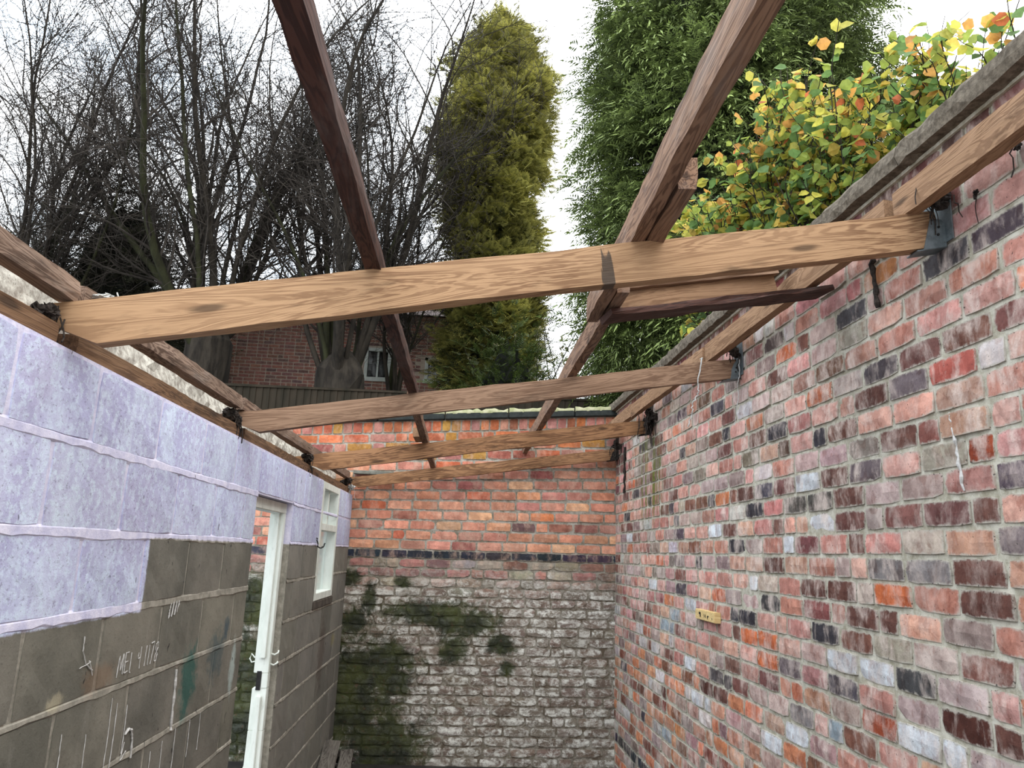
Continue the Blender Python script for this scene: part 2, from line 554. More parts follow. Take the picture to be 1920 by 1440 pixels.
def unit_brick(jit, nx=4, nz=2, depth=.03, seed=0, soft=.0, rec=.003):
    """front face at y=0 (towards the room is +y), x and z in -.5...5; ragged arrises, some chipped corners"""
    r = np.random.default_rng(seed)
    xs = np.linspace(-.5, .5, nx + 1)
    zs = np.linspace(-.5, .5, nz + 1)
    V, UV = [], []
    chip = .03 if soft >= 0 else .01
    for j, z in enumerate(zs):
        for i, x in enumerate(xs):
            e = (i in (0, nx)) + (j in (0, nz))
            dx = r.normal(0, jit * .35) if i in (0, nx) else r.normal(0, jit * .4)
            dz = r.normal(0, jit) if j in (0, nz) else r.normal(0, jit)
            if e == 2:
                k = .015 + abs(r.normal(0, chip + soft))
                dx -= math.copysign(k * .35, x)
                dz -= math.copysign(k, z)
            V.append((x + dx, -rec * e * r.uniform(.3, 1.2) + (r.normal(0, .0012) if not e else 0), z + dz))
            UV.append((i / nx, j / nz))
    F = []
    for j in range(nz):
        for i in range(nx):
            a = j * (nx + 1) + i
            F.append((a, a + nx + 1, a + nx + 2, a + 1))
    ring = [i for i in range(nx + 1)] + [j * (nx + 1) + nx for j in range(1, nz + 1)] + [nz * (nx + 1) + i for i in range(nx - 1, -1, -1)] + [j * (nx + 1) for j in range(nz - 1, 0, -1)]
    n0 = len(V)
    for q in ring:
        x, y, z = V[q]
        V.append((x * 1.0, -depth, z * 1.0))
        UV.append(UV[q])
    L = len(ring)
    for i in range(L):
        F.append((ring[i], ring[(i + 1) % L], n0 + (i + 1) % L, n0 + i))
    return np.array(V), np.array(F), np.array(UV)


def unit_mesh(name, V, F, UV):
    me = mesh_np(name, V, F)
    uvl = me.uv_layers.new(name='UVMap')
    idx = np.zeros(len(me.loops), np.int32)
    me.loops.foreach_get('vertex_index', idx)
    uvl.data.foreach_set('uv', UV[idx].astype(np.float32).ravel())
    return me


NV = 14
BRICK_U = [unit_brick(.014, seed=s) for s in range(NV)]
ROUGH_U = [unit_brick(.045, seed=50 + s, soft=.045) for s in range(NV)]
BLOCK_U = [unit_brick(.006, 6, 4, .03, seed=90 + s, soft=-.008, rec=.0008) for s in range(8)]


def lay(name, spots, units, O, U, N, parent, mat, mat_s, limit=300, key=None, shear=None, piece='brick'):
    """spots: (s, z, length, height, colour, proud); s runs along U from O. The `limit` that show largest become parts, the rest one part of kind stuff."""
    O, U, N = np.array(O, float), np.array(U, float), np.array(N, float)
    Z = np.array((0, 0, 1.0))
    meshes = [unit_mesh(f'{name}_{i}', *u) for i, u in enumerate(units)]
    for me in meshes:
        me.materials.append(mat)
    order = sorted(range(len(spots)), key=key or (lambda i: 0)) if key else list(range(len(spots)))
    rest = []
    for rank, i in enumerate(order):
        s, z, l, h, c, pr = spots[i]
        k = int(rng.integers(len(units)))
        c0 = O + U * s + N * pr + Z * z
        tilt = rng.normal(0, .006)
        A = np.stack([U * l * math.cos(tilt) + Z * l * math.sin(tilt), N, Z * h], 1)
        if shear:
            sh = shear(s, z)
            A[:, 0] += Z * l * sh
        if rank < limit:
            o = add(piece, meshes[k], None, parent, color=c)
            M = Matrix([list(A[r]) + [c0[r]] for r in range(3)] + [[0, 0, 0, 1]])
            o.matrix_local = M if abs(tilt) > 9 else M
        else:
            rest.append((k, A, c0, c))
    if rest:
        VV, FF, CC, UVV = [], [], [], []
        n = 0
        for k, A, c0, c in rest:
            bv, bf, buv = units[k]
            v = bv @ A.T + c0
            VV.append(v)
            FF.append(bf + n)
            CC.append(np.tile(np.array(c[:3]), (len(bv), 1)))
            UVV.append(buv)
            n += len(bv)
        me = mesh_np(piece + 's_small', np.concatenate(VV), np.concatenate(FF), np.concatenate(CC))
        uvl = me.uv_layers.new(name='UVMap')
        idx = np.zeros(len(me.loops), np.int32)
        me.loops.foreach_get('vertex_index', idx)
        uvl.data.foreach_set('uv', np.concatenate(UVV)[idx].astype(np.float32).ravel())
        tag(add('small_brickwork', me, mat_s, parent), kind='stuff')


def pick(pal, wash=0.0):
    w = np.array([p[0] for p in pal], float)
    c = pal[int(rng.choice(len(pal), p=w / w.sum()))][1]
    c = np.array(c) * rng.uniform(.88, 1.1) + rng.normal(0, 4, 3)
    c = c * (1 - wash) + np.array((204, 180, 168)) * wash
    return lin(np.clip(c, 8, 250))


# ---- right wall ------------------------------------------------------------
XR, TR = 1.5008, -.019643                   # x of the wall face = XR + TR*y
CH = .0868
ur = np.array((TR, 1, 0)) / math.hypot(TR, 1)
nr = np.array((-1, TR, 0)) / math.hypot(TR, 1)
Z_TOP, Z_FLOOR, D_BACK, A_LEFT = 1.325, -1.76, 6.968, -1.0216


def xr(y):
    return XR + TR * y


wr = MB()
wr.prism([(xr(-.4) + .004, -.4), (xr(D_BACK) + .004, D_BACK), (xr(D_BACK) + .22, D_BACK), (xr(-.4) + .22, -.4)], 2, Z_FLOOR - .05, Z_TOP)
wall_right = tag(wr.obj('wall_right', MR), 'long red and grey brick wall with splashes of whitewash along one side of the ruin', 'wall', kind='structure')
NOTE = {'k': (58, 55, 60), 'g': (124, 118, 116), 'b': (106, 70, 60), 'B': (86, 48, 38), 'w': (208, 212, 214), 'l': (158, 172, 178), 'R': (158, 74, 46), 'p': (106, 94, 96),
        'o': (204, 110, 66), 'r': (176, 96, 84)}
SPEC = 'k3.36,0.60;k3.05,0.52;k4.18,0.68;k4.85,0.67;k4.41,0.35;k3.64,0.25;k6.56,0.33;g5.12,0.25;k4.10,0.08;k4.64,-0.00;k3.17,-0.27;k3.85,-0.26;b4.02,0.18;b3.75,0.35;b3.50,-0.00;b3.18,-0.08;B4.56,-0.69;b4.33,-0.68;b5.44,-0.83;k4.24,-0.59;g3.39,-0.60;w3.09,0.35;w3.09,0.17;w3.41,0.08;w3.84,-0.09;w5.66,-0.16;w4.39,0.17;w6.32,0.17;w4.89,-0.58;w4.67,-0.76;w4.46,-0.76;l5.24,-0.35;l5.13,-0.43;l5.33,-0.43;w3.57,-0.75;w3.28,-0.67;w4.90,-0.26;l5.29,-1.09;R2.14,0.36;b2.43,0.44;p2.61,0.35;b2.84,0.35;b2.72,0.26;b2.16,0.17;b2.73,0.08;p2.03,0.08;g2.59,-0.01;g2.35,-0.01;b2.13,0.00;o2.50,-0.10;b2.96,-0.10;b2.82,-0.19;b2.62,-0.19;b2.05,-0.10;R2.82,-0.52;B2.27,-0.44;w2.87,-0.35;w2.64,-0.35;w2.58,-0.52;w2.38,-0.50;b2.11,-0.44;l2.95,-0.61;p2.44,0.61;b2.67,0.61;r2.16,0.57;b3.48,0.86;o3.43,0.95;o3.63,-0.39;o3.78,-0.36;o3.63,-0.43;p3.31,-0.45'
spec = []
for t in SPEC.split(';'):
    a, b = t[1:].split(',')
    spec.append((t[0], float(a), float(b)))
PAL_R = [(26, (212, 160, 144)), (20, (190, 132, 116)), (15, (190, 168, 158)), (16, (122, 80, 68)), (9, (136, 118, 112)), (5, (74, 70, 72)), (4, (202, 122, 84)), (4, (206, 202, 196))]
PAL_RL = [(24, (208, 148, 118)), (16, (212, 134, 92)), (18, (190, 152, 138)), (13, (128, 78, 60)), (10, (152, 132, 124)), (4, (70, 66, 68)), (6, (210, 206, 200))]
spots = []
z0 = -.0463 + CH / 2                         # centre of the course whose bed joint was measured at -.0463
kmin = int(math.floor((Z_FLOOR - z0) / CH)) + 1
for k in range(kmin, 60):
    z = z0 + k * CH
    if z > Z_TOP:
        break
    darkened = z > 1.2  # top courses coloured darker to paint in the shade under the coping
    s = -.3 + (.115 if k % 2 else 0) + rng.uniform(-.05, .05)
    while s < D_BACK - .03:
        L = .230 + rng.normal(0, .004)
        if rng.random() < .16:
            L = .116
        l = min(L, D_BACK - s)
        if l > .05:
            pal = [(1, (92, 62, 56)), (1, (120, 76, 68))] if darkened else [(1, (52, 52, 58))] if (abs(z + 1.475) < CH * .5 and s > 3.5) else PAL_RL if (z < -.62 and s > 2.8) else PAL_R
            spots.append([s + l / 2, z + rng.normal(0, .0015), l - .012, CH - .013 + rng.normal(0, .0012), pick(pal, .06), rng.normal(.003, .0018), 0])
        s += L
for c, a, b in spec:
    i = min(range(len(spots)), key=lambda q: ((spots[q][0] - a) * .8) ** 2 + ((spots[q][1] - b) * 2) ** 2 + spots[q][6] * .01)
    spots[i][4] = lin(np.clip(np.array(NOTE[c]) * rng.uniform(.93, 1.07), 0, 255))
    spots[i][6] = 1
spots = [tuple(q[:6]) for q in spots]
CO, CN = math.sqrt(1 + TR * TR), 1


def near_first(sp, inview):
    return lambda i: (0 if inview(sp[i]) else 1, sp[i][0])


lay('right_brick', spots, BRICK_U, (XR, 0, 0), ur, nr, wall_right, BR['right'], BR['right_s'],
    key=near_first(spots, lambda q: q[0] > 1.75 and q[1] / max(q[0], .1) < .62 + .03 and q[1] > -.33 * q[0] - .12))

# ---- back wall: boundary wall, goes on past the building on the left --------
UB, NB = np.array((-1.0, 0, 0)), np.array((0, -1.0, 0))
XB0, XB1 = -3.3, 1.62


def zb(x, z):
    t = min(max(z / 1.1, 0), 1)
    return z + (.0105 + .0595 * t * t * (3 - 2 * t)) * (x + 1.02)


wb = MB()
seg = np.linspace(XB0, XB1, 13)
for a, b in zip(seg[:-1], seg[1:]):
    wb.raw([(a, D_BACK + .004, Z_FLOOR - .05), (b, D_BACK + .004, Z_FLOOR - .05), (b, D_BACK + .23, Z_FLOOR - .05), (a, D_BACK + .23, Z_FLOOR - .05),
            (a, D_BACK + .004, zb(a, 1.13)), (b, D_BACK + .004, zb(b, 1.13)), (b, D_BACK + .23, zb(b, 1.13)), (a, D_BACK + .23, zb(a, 1.13))],
           [(3, 2, 1, 0), (4, 5, 6, 7), (0, 1, 5, 4), (1, 2, 6, 5), (2, 3, 7, 6), (3, 0, 4, 7)])
wall_back = tag(wb.obj('wall_back', MBk), 'end brick wall, orange above a dark band and mossy salt-stained below', 'wall', kind='structure')
PAL_U = [(34, (226, 150, 116)), (26, (214, 134, 100)), (16, (196, 124, 108)), (8, (228, 172, 124)), (7, (148, 84, 72)), (5, (104, 72, 72)), (6, (208, 104, 62))]
PAL_T = [(30, (210, 116, 72)), (20, (190, 104, 72)), (14, (188, 124, 110)), (12, (176, 124, 56)), (6, (150, 84, 66))]
PAL_D = [(30, (166, 138, 124)), (22, (182, 170, 154)), (18, (134, 106, 94)), (14, (158, 150, 136)), (8, (112, 80, 70)), (6, (180, 176, 164))]
sb = []


def course(z, h, pal, L=.228, hd=.1, off=0.0, gap=.012, pr=.003):
    x = XB0 + off
    while x < XB1 - .04:
        l = L + rng.normal(0, .005)
        if hd and rng.random() < hd:
            l = .112
        l2 = min(l, XB1 - x)
        if l2 > .05:
            sb.append((-(x + l2 / 2), zb(x + l2 / 2, z), l2 - gap, h, pick(pal, .24 if pal is PAL_U else .1 if pal is PAL_T else 0), rng.normal(pr, .0015)))
        x += l


z = -.075 - .0406
k = 0
while z > Z_FLOOR:
    course(z, .0812 - .012, PAL_D if z < -.2 else [(40, (164, 112, 104)), (20, (160, 150, 134)), (20, (132, 96, 88))], off=.115 * (k % 2) + rng.uniform(-.04, .04), hd=.18, pr=.004)
    z -= .0812
    k += 1
course(-.038, .066, [(30, (50, 54, 64)), (6, (66, 62, 70))], hd=.02, off=.06, gap=.005, pr=.008)
for k in range(12):
    zc = .0 + .085 * (k + .5)
    course(zc, .085 - .011, PAL_U if k < 9 else PAL_T, off=.115 * (k % 2) + rng.uniform(-.04, .04), hd=.12)
course(1.075, .098, PAL_T, L=.088, hd=0, off=.02, pr=.005)


def back_key(i):
    s, zz = sb[i][0], sb[i][1]
    x = -s
    inside = -1.0 < x < 1.37 and zz < .98
    door = -2.35 < x < -1.6 and -1.76 < zz < .35
    top = x > -1.5 and zz > .98
    return (0 if inside or top else 1 if door else 2, -sb[i][3] * sb[i][2] if not inside else -1, sb[i][1])


shear_b = lambda s, z: -(.0105 + .0595 * min(max(z / 1.1, 0), 1) ** 2)
band_z = -.08
sb_hi = [q for q in sb if q[1] > band_z]
sb_lo = [q for q in sb if q[1] <= band_z]
SB = sb_hi
n_hi = sum(1 for i in range(len(sb_hi)) if -1.5 < -sb_hi[i][0] < 1.37)
sb = sb_hi
lay('back_brick_upper', sb_hi, BRICK_U, (0, D_BACK, 0), UB, NB, wall_back, BR['back'], BR['back_s'], limit=min(140, n_hi), key=back_key, shear=shear_b)
sb = sb_lo
lay('back_brick_lower', sb_lo, ROUGH_U, (0, D_BACK, 0), UB, NB, wall_back, BR['back'], BR['back_s'], limit=160, key=back_key, shear=shear_b)

# coping slates of the boundary wall, with a mossy bed on top
x = XB0
i = 0
while x < XB1 - .05:
    L = min(.60 + rng.uniform(-.05, .05), XB1 - x)
    za, zb2 = zb(x, 1.13), zb(x + L, 1.13)
    m = MB()
    y0, y1, t = D_BACK - .045 + rng.uniform(-.008, .008), D_BACK + .27, .055
    g = .006
    m.raw([(x + g, y0, za), (x + L - g, y0, zb2), (x + L - g, y1, zb2), (x + g, y1, za), (x + g, y0, za + t), (x + L - g, y0, zb2 + t), (x + L - g, y1, zb2 + t), (x + g, y1, za + t)],
          [(3, 2, 1, 0), (4, 5, 6, 7), (0, 1, 5, 4), (1, 2, 6, 5), (2, 3, 7, 6), (3, 0, 4, 7)])
    o = m.obj('coping_slab', SLATE, wall_back, .006)
    # moss cushion on the slab
    nx_, ny_ = 14, 4
    V, F = [], []
    for j in range(ny_ + 1):
        for q in range(nx_ + 1):
            e = j in (0, ny_) or q in (0, nx_)
            xx = x + g + (L - 2 * g) * q / nx_
            V.append((xx, y0 + .012 + (y1 - y0 - .02) * j / ny_ + rng.normal(0, .006), zb(xx, 1.13) + t - .004 + (0 if e and j else abs(rng.normal(.036, .006)))))
    for j in range(ny_):
        for q in range(nx_):
            a = j * (nx_ + 1) + q
            F.append((a, a + 1, a + nx_ + 2, a + nx_ + 1))
    fr = [(V[q][0], V[q][1] - .004, zb(V[q][0], 1.13) + t - .006) for q in range(nx_ + 1)]
    n0 = len(V)
    V += fr
    F += [(n0 + q, n0 + q + 1, q + 1, q) for q in range(nx_)]
    tag(add('moss_cushion', mesh_np('moss_cushion', V, F, smooth=True), MOSSM, o), kind='stuff')
    x += L
    i += 1

# ---- left wall: concrete blocks, doorway, window ----------------------------
XL = A_LEFT
ZL = [.4647, .2433, .0143, -.2036, -.4311, -.656, -.881, -1.106, -1.331, -1.556, -1.781]
DY0, DY1, DZ = 3.825, 4.635, .2433            # doorway
WY0, WY1, WZ0, WZ1 = 5.53, 6.26, -.37, .4647  # window
wl = MB()
xm0, xm1 = XL - .1, XL + .0004
for y0, y1, za, zc in ((-.4, DY0, Z_FLOOR - .05, .4647), (DY0, DY1, DZ, .4647), (DY1, WY0, Z_FLOOR - .05, .4647), (WY0, WY1, Z_FLOOR - .05, WZ0 - .06), (WY1, D_BACK, Z_FLOOR - .05, .4647)):
    wl.box((xm0, y0, za), (xm1, y1, zc))
wall_left = tag(wl.obj('wall_left', BLM), 'concrete block wall, lavender paint on the upper courses and bare grey below', 'wall', kind='structure')
JO = {0: [.4, .85, 1.28, 1.715, 2.107, 2.549, 2.997, 3.418, 3.825, 4.318, 4.635, 4.905, 5.36, 5.53], 1: [.62, 1.06, 1.49, 1.925, 2.353, 2.770, 3.202, 3.617], 2: [.40, .84, 1.28, 1.71, 2.144, 2.559, 2.965, 3.386],
      3: [.63, 1.06, 1.50, 1.936, 2.347, 2.779, 3.2, 3.624], 4: [.42, .86, 1.29, 1.72, 2.143, 2.585, 3.0, 3.42]}
far_off = {0: 0, 1: 4.894, 2: 5.024, 3: 4.80, 4: 5.03}
bs = []
for ci in range(len(ZL) - 1):
    za, zc = ZL[ci + 1], ZL[ci]
    src = JO.get(ci) or JO[3 if ci % 2 else 4]
    js = [-.35, .05] + src[:]
    if ci:
        js += [DY0]
        f0 = far_off.get(ci, 4.80 if ci % 2 else 5.03)
        fj = [DY1]
        y = f0 - .43
        while y < D_BACK:
            if y > DY1 + .05 and y < D_BACK - .05:
                fj.append(y)
            y += .43
        fj.append(D_BACK)
        runs = [js, fj]
    else:
        runs = [js, [WY1, 6.62, D_BACK]]
    for run in runs:
        for a, b in zip(run[:-1], run[1:]):
            if b - a < .03:
                continue
            pieces = [(a, b, za, zc)]
            if zc > WZ0 and b > WY0 and a < WY1:                      # cut round the window
                pieces = []
                if a < WY0 - .03:
                    pieces.append((a, WY0, za, zc))
                if b > WY1 + .03:
                    pieces.append((WY1, b, za, zc))
                if za < WZ0 - .08:
                    pieces.append((max(a, WY0), min(b, WY1), za, WZ0 - .06))
            for (p, q, r, t) in pieces:
                v = rng.uniform(.90, 1.08)
                if p > 5.5 and t < -.3 and rng.random() < .4:
                    v *= .82
                bs.append((-(p + q) / 2, (r + t) / 2, q - p - .021, t - r - .021, (v, v * rng.uniform(.98, 1.0), v * rng.uniform(.95, 1.0), 1), rng.normal(.0045, .0008)))
lay('block', bs, BLOCK_U, (XL, 0, 0), (0, -1, 0), (1, 0, 0), wall_left, BL, BL, piece='block')
# pointing squeezed out of the bed joints stands a little proud
for ci in range(1, 10):
    for (y0, y1) in (((.2, DY0), (DY1, WY0), (WY1, D_BACK)) if -.37 < ZL[ci] < .46 else ((.2, DY0), (DY1, D_BACK))):
        if ci == 1:
            y1 = min(y1, WY0)
        n = max(4, int((y1 - y0) / .05))
        V, F = [], []
        ph = rng.uniform(0, 6)
        for i in range(n + 1):
            y = y0 + (y1 - y0) * i / n
            hw = (.011 + .007 * abs(math.sin(y * 3.1 + ph)) * rng.uniform(.5, 1.2)) * (1.35 if ci < 4 and y < 3.9 else .8)
            d = .0045 + .0025 * rng.random()
            V += [(XL, y, ZL[ci] - hw), (XL + d, y, ZL[ci] - hw * .6 + rng.normal(0, .002)), (XL + d * .8, y, ZL[ci] + hw * .4), (XL, y, ZL[ci] + hw * .8)]
        for i in range(n):
            for q in range(3):
                a = i * 4 + q
                F.append((a, a + 1, a + 5, a + 4))
        add('bed_joint', mesh_np('bed_joint', V, F), BLM, wall_left)

# doorway: head, far post with stop, latch keep
door = tag(add('door_1', None, loc=(XL, (DY0 + DY1) / 2, Z_FLOOR)), 'white painted timber door frame without its door, in the block wall', 'door frame', kind='structure')


def part_in(mb, name, mat, par, bevel=0.0):
    o = mb.obj(name, mat, par, bevel)
    o.matrix_parent_inverse = Matrix.Translation(-par.location)
    return o


FX0, FX1 = XL - .115, XL - .034              # the frame stands back from the face of the wall
m = MB().box((FX0, DY0 + .002, DZ - .062), (FX1, DY1 - .002, DZ - .004))
part_in(m, 'head', WHITE, door, .003)
m = MB().box((FX0, DY1 - .056, -.70), (FX1, DY1 - .004, DZ - .062))
m.box((FX0, DY1 - .054, -1.0), (FX1, DY1 - .004, -.78)).box((XL - .07, DY1 - .056, -.78), (FX1, DY1 - .004, -.70))
m.prism([(FX0 - .012, -1.76), (FX1, -1.76), (FX1, -1.0), (FX0, -1.0), (FX0 - .003, -1.18), (FX0 - .018, -1.22)], 1, DY1 - .054, DY1 - .004)
part_in(m, 'post', WHITE, door, .003)
m = MB().box((XL - .085, DY1 - .072, -.62), (XL - .056, DY1 - .055, DZ - .062)).box((XL - .085, DY1 - .072, -1.74), (XL - .058, DY1 - .053, -.82))
part_in(m, 'stop', WHITE, door, .003)
m = MB().box((XL - .095, DY1 - .059, -.79), (XL - .07, DY1 - .054, -.69))
part_in(m, 'latch_keep', DARKM, door)
for zz, a in ((-.60, .03), (-.655, .02)):
    m = MB().tube([(FX1 - .002, DY1 - .02, zz), (FX1 + .02, DY1 - .03, zz - .004), (FX1 + .036, DY1 - .02, zz + .006), (FX1 + .034, DY1 - .006, zz + a * .5)], .005)
    part_in(m, 'hook', WHITE, door)
m = MB().tube([(FX0 - .002, DY1 - .05, -.62), (FX0 - .022, DY1 - .05, -.60), (FX0 - .03, DY1 - .05, -.625), (FX0 - .018, DY1 - .05, -.645), (FX0 - .002, DY1 - .05, -.64)], .004)
part_in(m, 'hook', WHITE, door)

# window: two small panes over one tall pane
win = tag(add('window_1', None, loc=(XL, (WY0 + WY1) / 2, WZ0)), 'narrow white timber window near the far corner of the block wall', 'window', kind='structure')
xo, xi, fw = XL - .085, XL + .006, .055
part_in(MB().box((xo, WY0, WZ0), (xi, WY0 + fw, WZ1 - .004)), 'stile', WHITE, win, .003)
part_in(MB().box((xo, WY1 - fw, WZ0), (xi, WY1, WZ1 - .004)), 'stile', WHITE, win, .003)
part_in(MB().box((xo, WY0 + fw, WZ1 - fw), (xi, WY1 - fw, WZ1 - .004)), 'head_rail', WHITE, win, .003)
part_in(MB().box((xo, WY0 + fw, .115), (xi, WY1 - fw, .165)), 'transom', WHITE, win, .003)
ym = (WY0 + WY1) / 2
part_in(MB().box((xo, ym - .02, .165), (xi - .02, ym + .02, WZ1 - fw)), 'mullion', WHITE, win, .003)
part_in(MB().box((xo, WY0 + fw, WZ0), (xi, WY1 - fw, WZ0 + .05)), 'bottom_rail', WHITE, win, .003)
for a, b, c, d in ((WY0 + fw, ym - .02, .165, WZ1 - fw), (ym + .02, WY1 - fw, .165, WZ1 - fw), (WY0 + fw, WY1 - fw, WZ0 + .05, .115)):
    part_in(MB().box((xo + .02, a, c), (xo + .024, b, d)), 'pane', GLASS, win)
part_in(MB().box((XL - .1, WY0 - .04, WZ0 - .058), (XL + .012, WY1 + .03, WZ0 - .001)), 'sill', plain_mat('stained_sill', (92, 84, 76), (64, 58, 52), 14, .9), win, .006)

# floor and ground
m = MB().prism([(XL - 1.6, -.4), (xr(-.4) + .1, -.4), (xr(D_BACK) + .1, D_BACK + .1), (XL - 2.2, D_BACK + .1)], 2, Z_FLOOR - .12, Z_FLOOR)
floor = tag(m.obj('floor', FLOORM), 'dark damp concrete floor between the walls', 'floor', kind='structure')
V, F = [], []
nx_, ny_ = 40, 40
for j in range(ny_ + 1):
    for i in range(nx_ + 1):
        xx, yy = -22 + 44 * i / nx_, 7.19 + 40 * (j / ny_) ** 1.6
        V.append((xx, yy, .3 + .012 * (yy - 7.2) + rng.normal(0, .03)))
for j in range(ny_):
    for i in range(nx_):
        a = j * (nx_ + 1) + i
        F.append((a, a + 1, a + nx_ + 2, a + nx_ + 1))
n0 = len(V)
for j in range(13):
    for i in range(9):
        V.append((xr(7.0) + .2 + i * 1.0, -1.0 + j * .69, .3 + rng.normal(0, .03)))
for j in range(12):
    for i in range(8):
        a = n0 + j * 9 + i
        F.append((a, a + 1, a + 10, a + 9))
ground = tag(add('ground', mesh_np('ground', V, F, smooth=True), SOIL), 'dark garden soil on the raised ground beyond the walls', 'ground', kind='structure')

# ---------------------------------------------------------------- roof timbers


def timber(name, p0, p1, w, h, mat, label, cat, group=None, up=(0, 0, 1), n=26, wob=.0022, heel=None, twist=0.0):
    """sawn timber from p0 to p1 (centre line of its underside), w wide and h deep; local x runs along it; the arrises wander a little"""
    p0, p1 = Vector(p0), Vector(p1)
    d = p1 - p0
    L = d.length
    X = d.normalized()
    Yv = Vector(up).cross(X).normalized()
    Zv = X.cross(Yv)
    V, F = [], []
    r = np.random.default_rng(abs(hash(label)) % 1000 if False else sum(map(ord, label)))
    ph = r.uniform(0, 6, 8)
    for i in range(n + 1):
        t = i / n
        for j, (a, b) in enumerate(((-.5, 0), (-.5, .5), (-.5, 1), (.5, 1), (.5, .5), (.5, 0))):
            q = .0016 if b in (0, 1) else 0
            yy = a * w - math.copysign(q, a) + wob * (math.sin(t * L * 5 + ph[j]) * .7 + r.normal(0, .45))
            zz = b * h + wob * (math.sin(t * L * 4 + ph[j] + 1) * .8 + r.normal(0, .6))
            if heel and j in (0, 5) and t * L < heel[0]:
                zz = max(zz, heel[1])
            V.append((t * L, yy, zz))
    for i in range(n):
        for j in range(6):
            a, b = i * 6 + j, i * 6 + (j + 1) % 6
            F.append((a, a + 6, b + 6, b))
    V0 = len(V)
    V += [V[q] for q in range(6)] + [V[n * 6 + q] for q in range(6)]
    me = bpy.data.meshes.new(name)
    me.from_pydata(V, [], F + [tuple(range(V0, V0 + 6)), tuple(range(V0 + 11, V0 + 5, -1))])
    o = add(name, me, mat)
    o.matrix_world = Matrix(((X.x, Yv.x, Zv.x, p0.x), (X.y, Yv.y, Zv.y, p0.y), (X.z, Yv.z, Zv.z, p0.z), (0, 0, 0, 1)))
    return tag(o, label, cat, group)


# rafters: y at the left wall, y at the right wall, underside heights there, depth
RAF = [(1.905, 2.14, .466, .988, .118, R_WARM, 'nearest rafter, warm tan pine with a dark upright smear, spanning the whole roof'),
       (3.46, 3.86, .484, .960, .100, R_MID, 'second rafter from the camera, grey-brown, with a string looped over its right end'),
       (5.09, 5.68, .486, .940, .106, R_OLD, 'third rafter from the camera, brown with a rotten dark right end'),
       (6.80, 6.86, .512, .878, .098, R_OLD, 'last rafter, lying close against the end brick wall')]
for yl, yr, zl, zr, h, mt, lab in RAF:
    xe = xr(yr) - .012
    sl = (zr - zl) / (xe - XL)
    dxo = .13
    dyx = (yr - yl) / (xe - XL)
    th = .05
    timber('rafter', (XL - dxo, yl - dyx * dxo + th / 2, zl - sl * dxo), (xe, yr + th / 2, zr), th, h, mt, lab, 'rafter', heel=(dxo + .004, .062))

# wall plate along the top of the blocks, in lengths between the rafters
for a, b, w0 in ((-.3, 1.885, 'nearest length'), (1.98, 3.44, 'second length'), (3.53, 5.07, 'third length'), (5.16, 6.93, 'farthest length')):
    timber('wall_plate', (XL - .05, a, .466), (XL - .05, b, .466), .085, .052, PLATE, f'{w0} of the brown timber plate bedded on top of the block wall', 'timber')
# limewashed filling behind the plate
EV = MB()
n, rows = 90, 5
V, F = [], []
for i in range(n + 1):
    y = -.3 + 7.2 * i / n
    for j in range(rows + 1):
        t = j / rows
        V.append((XL - .115 - .05 * t + rng.normal(0, .005), y + rng.normal(0, .01), .466 + .235 * t + (rng.normal(0, .007) if j == rows else rng.normal(0, .004))))
    V.append((XL - .27, y, .69 + rng.normal(0, .02)))
    V.append((XL - .29, y, .40))
m_ = rows + 3
for i in range(n):
    for j in range(m_ - 1):
        a = i * m_ + j
        F.append((a, a + m_, a + m_ + 1, a + 1))
tag(add('eaves_filling', mesh_np('eaves_filling', V, F), EAVE), 'flaking white limewashed filling along the eaves behind the wall plate', 'filling')

# purlins that carried the sheets, lying across the rafters
timber('purlin', (-.283, .5, .742), (-.285, 3.75, .742), .047, .046, P_DARK, 'near length of the dark red-brown purlin left of centre, crossing the nearest rafter', 'purlin', n=40)
timber('purlin', (-.300, 3.752, .740), (-.318, 6.96, .738), .047, .046, P_MID, 'far length of the purlin left of centre, beyond the second rafter', 'purlin')
timber('packing_block', (-.352, 5.02, .735), (-.352, 5.30, .735), .045, .06, P_TAN, 'short split block beside the left purlin on the third rafter', 'block', n=4)
timber('purlin', (.452, .55, .895), (.462, 2.86, .903), .046, .098, P_MID, 'near length of the tall purlin right of centre, crossing the nearest rafter', 'purlin', n=40)
timber('purlin', (.512, 2.50, .905), (.515, 6.96, .905), .046, .096, P_MID, 'far length of the tall purlin right of centre, lapped beside the near one', 'purlin', n=40)
timber('packing_block', (.512, 1.72, .906), (.513, 2.16, .908), .052, .085, P_MID, 'short timber spliced to the right purlin above the nearest rafter', 'block', n=5)
for a, b, nm in ((-.3, 1.93, 'nearest length'), (1.96, 3.40, 'second length'), (3.44, 5.02, 'third length'), (5.06, 6.72, 'farthest length')):
    timber('eaves_batten', (XL - .022, a, .588), (XL - .022, b, .588), .05, .056, P_EAVE, f'{nm} of the weathered batten lying on the rafter ends above the block wall', 'batten')
for a, b, nm in ((.6, 2.2, 'nearest length'), (2.25, 4.05, 'middle length'), (4.1, 5.83, 'farther length'), (5.84, 6.93, 'short last length')):
    timber('ridge_batten', (xr(a) - .107, a, 1.091), (xr(b) - .107, b, 1.085), .045, .098, P_TAN, f'{nm} of the tan timber along the top of the long brick wall', 'batten')

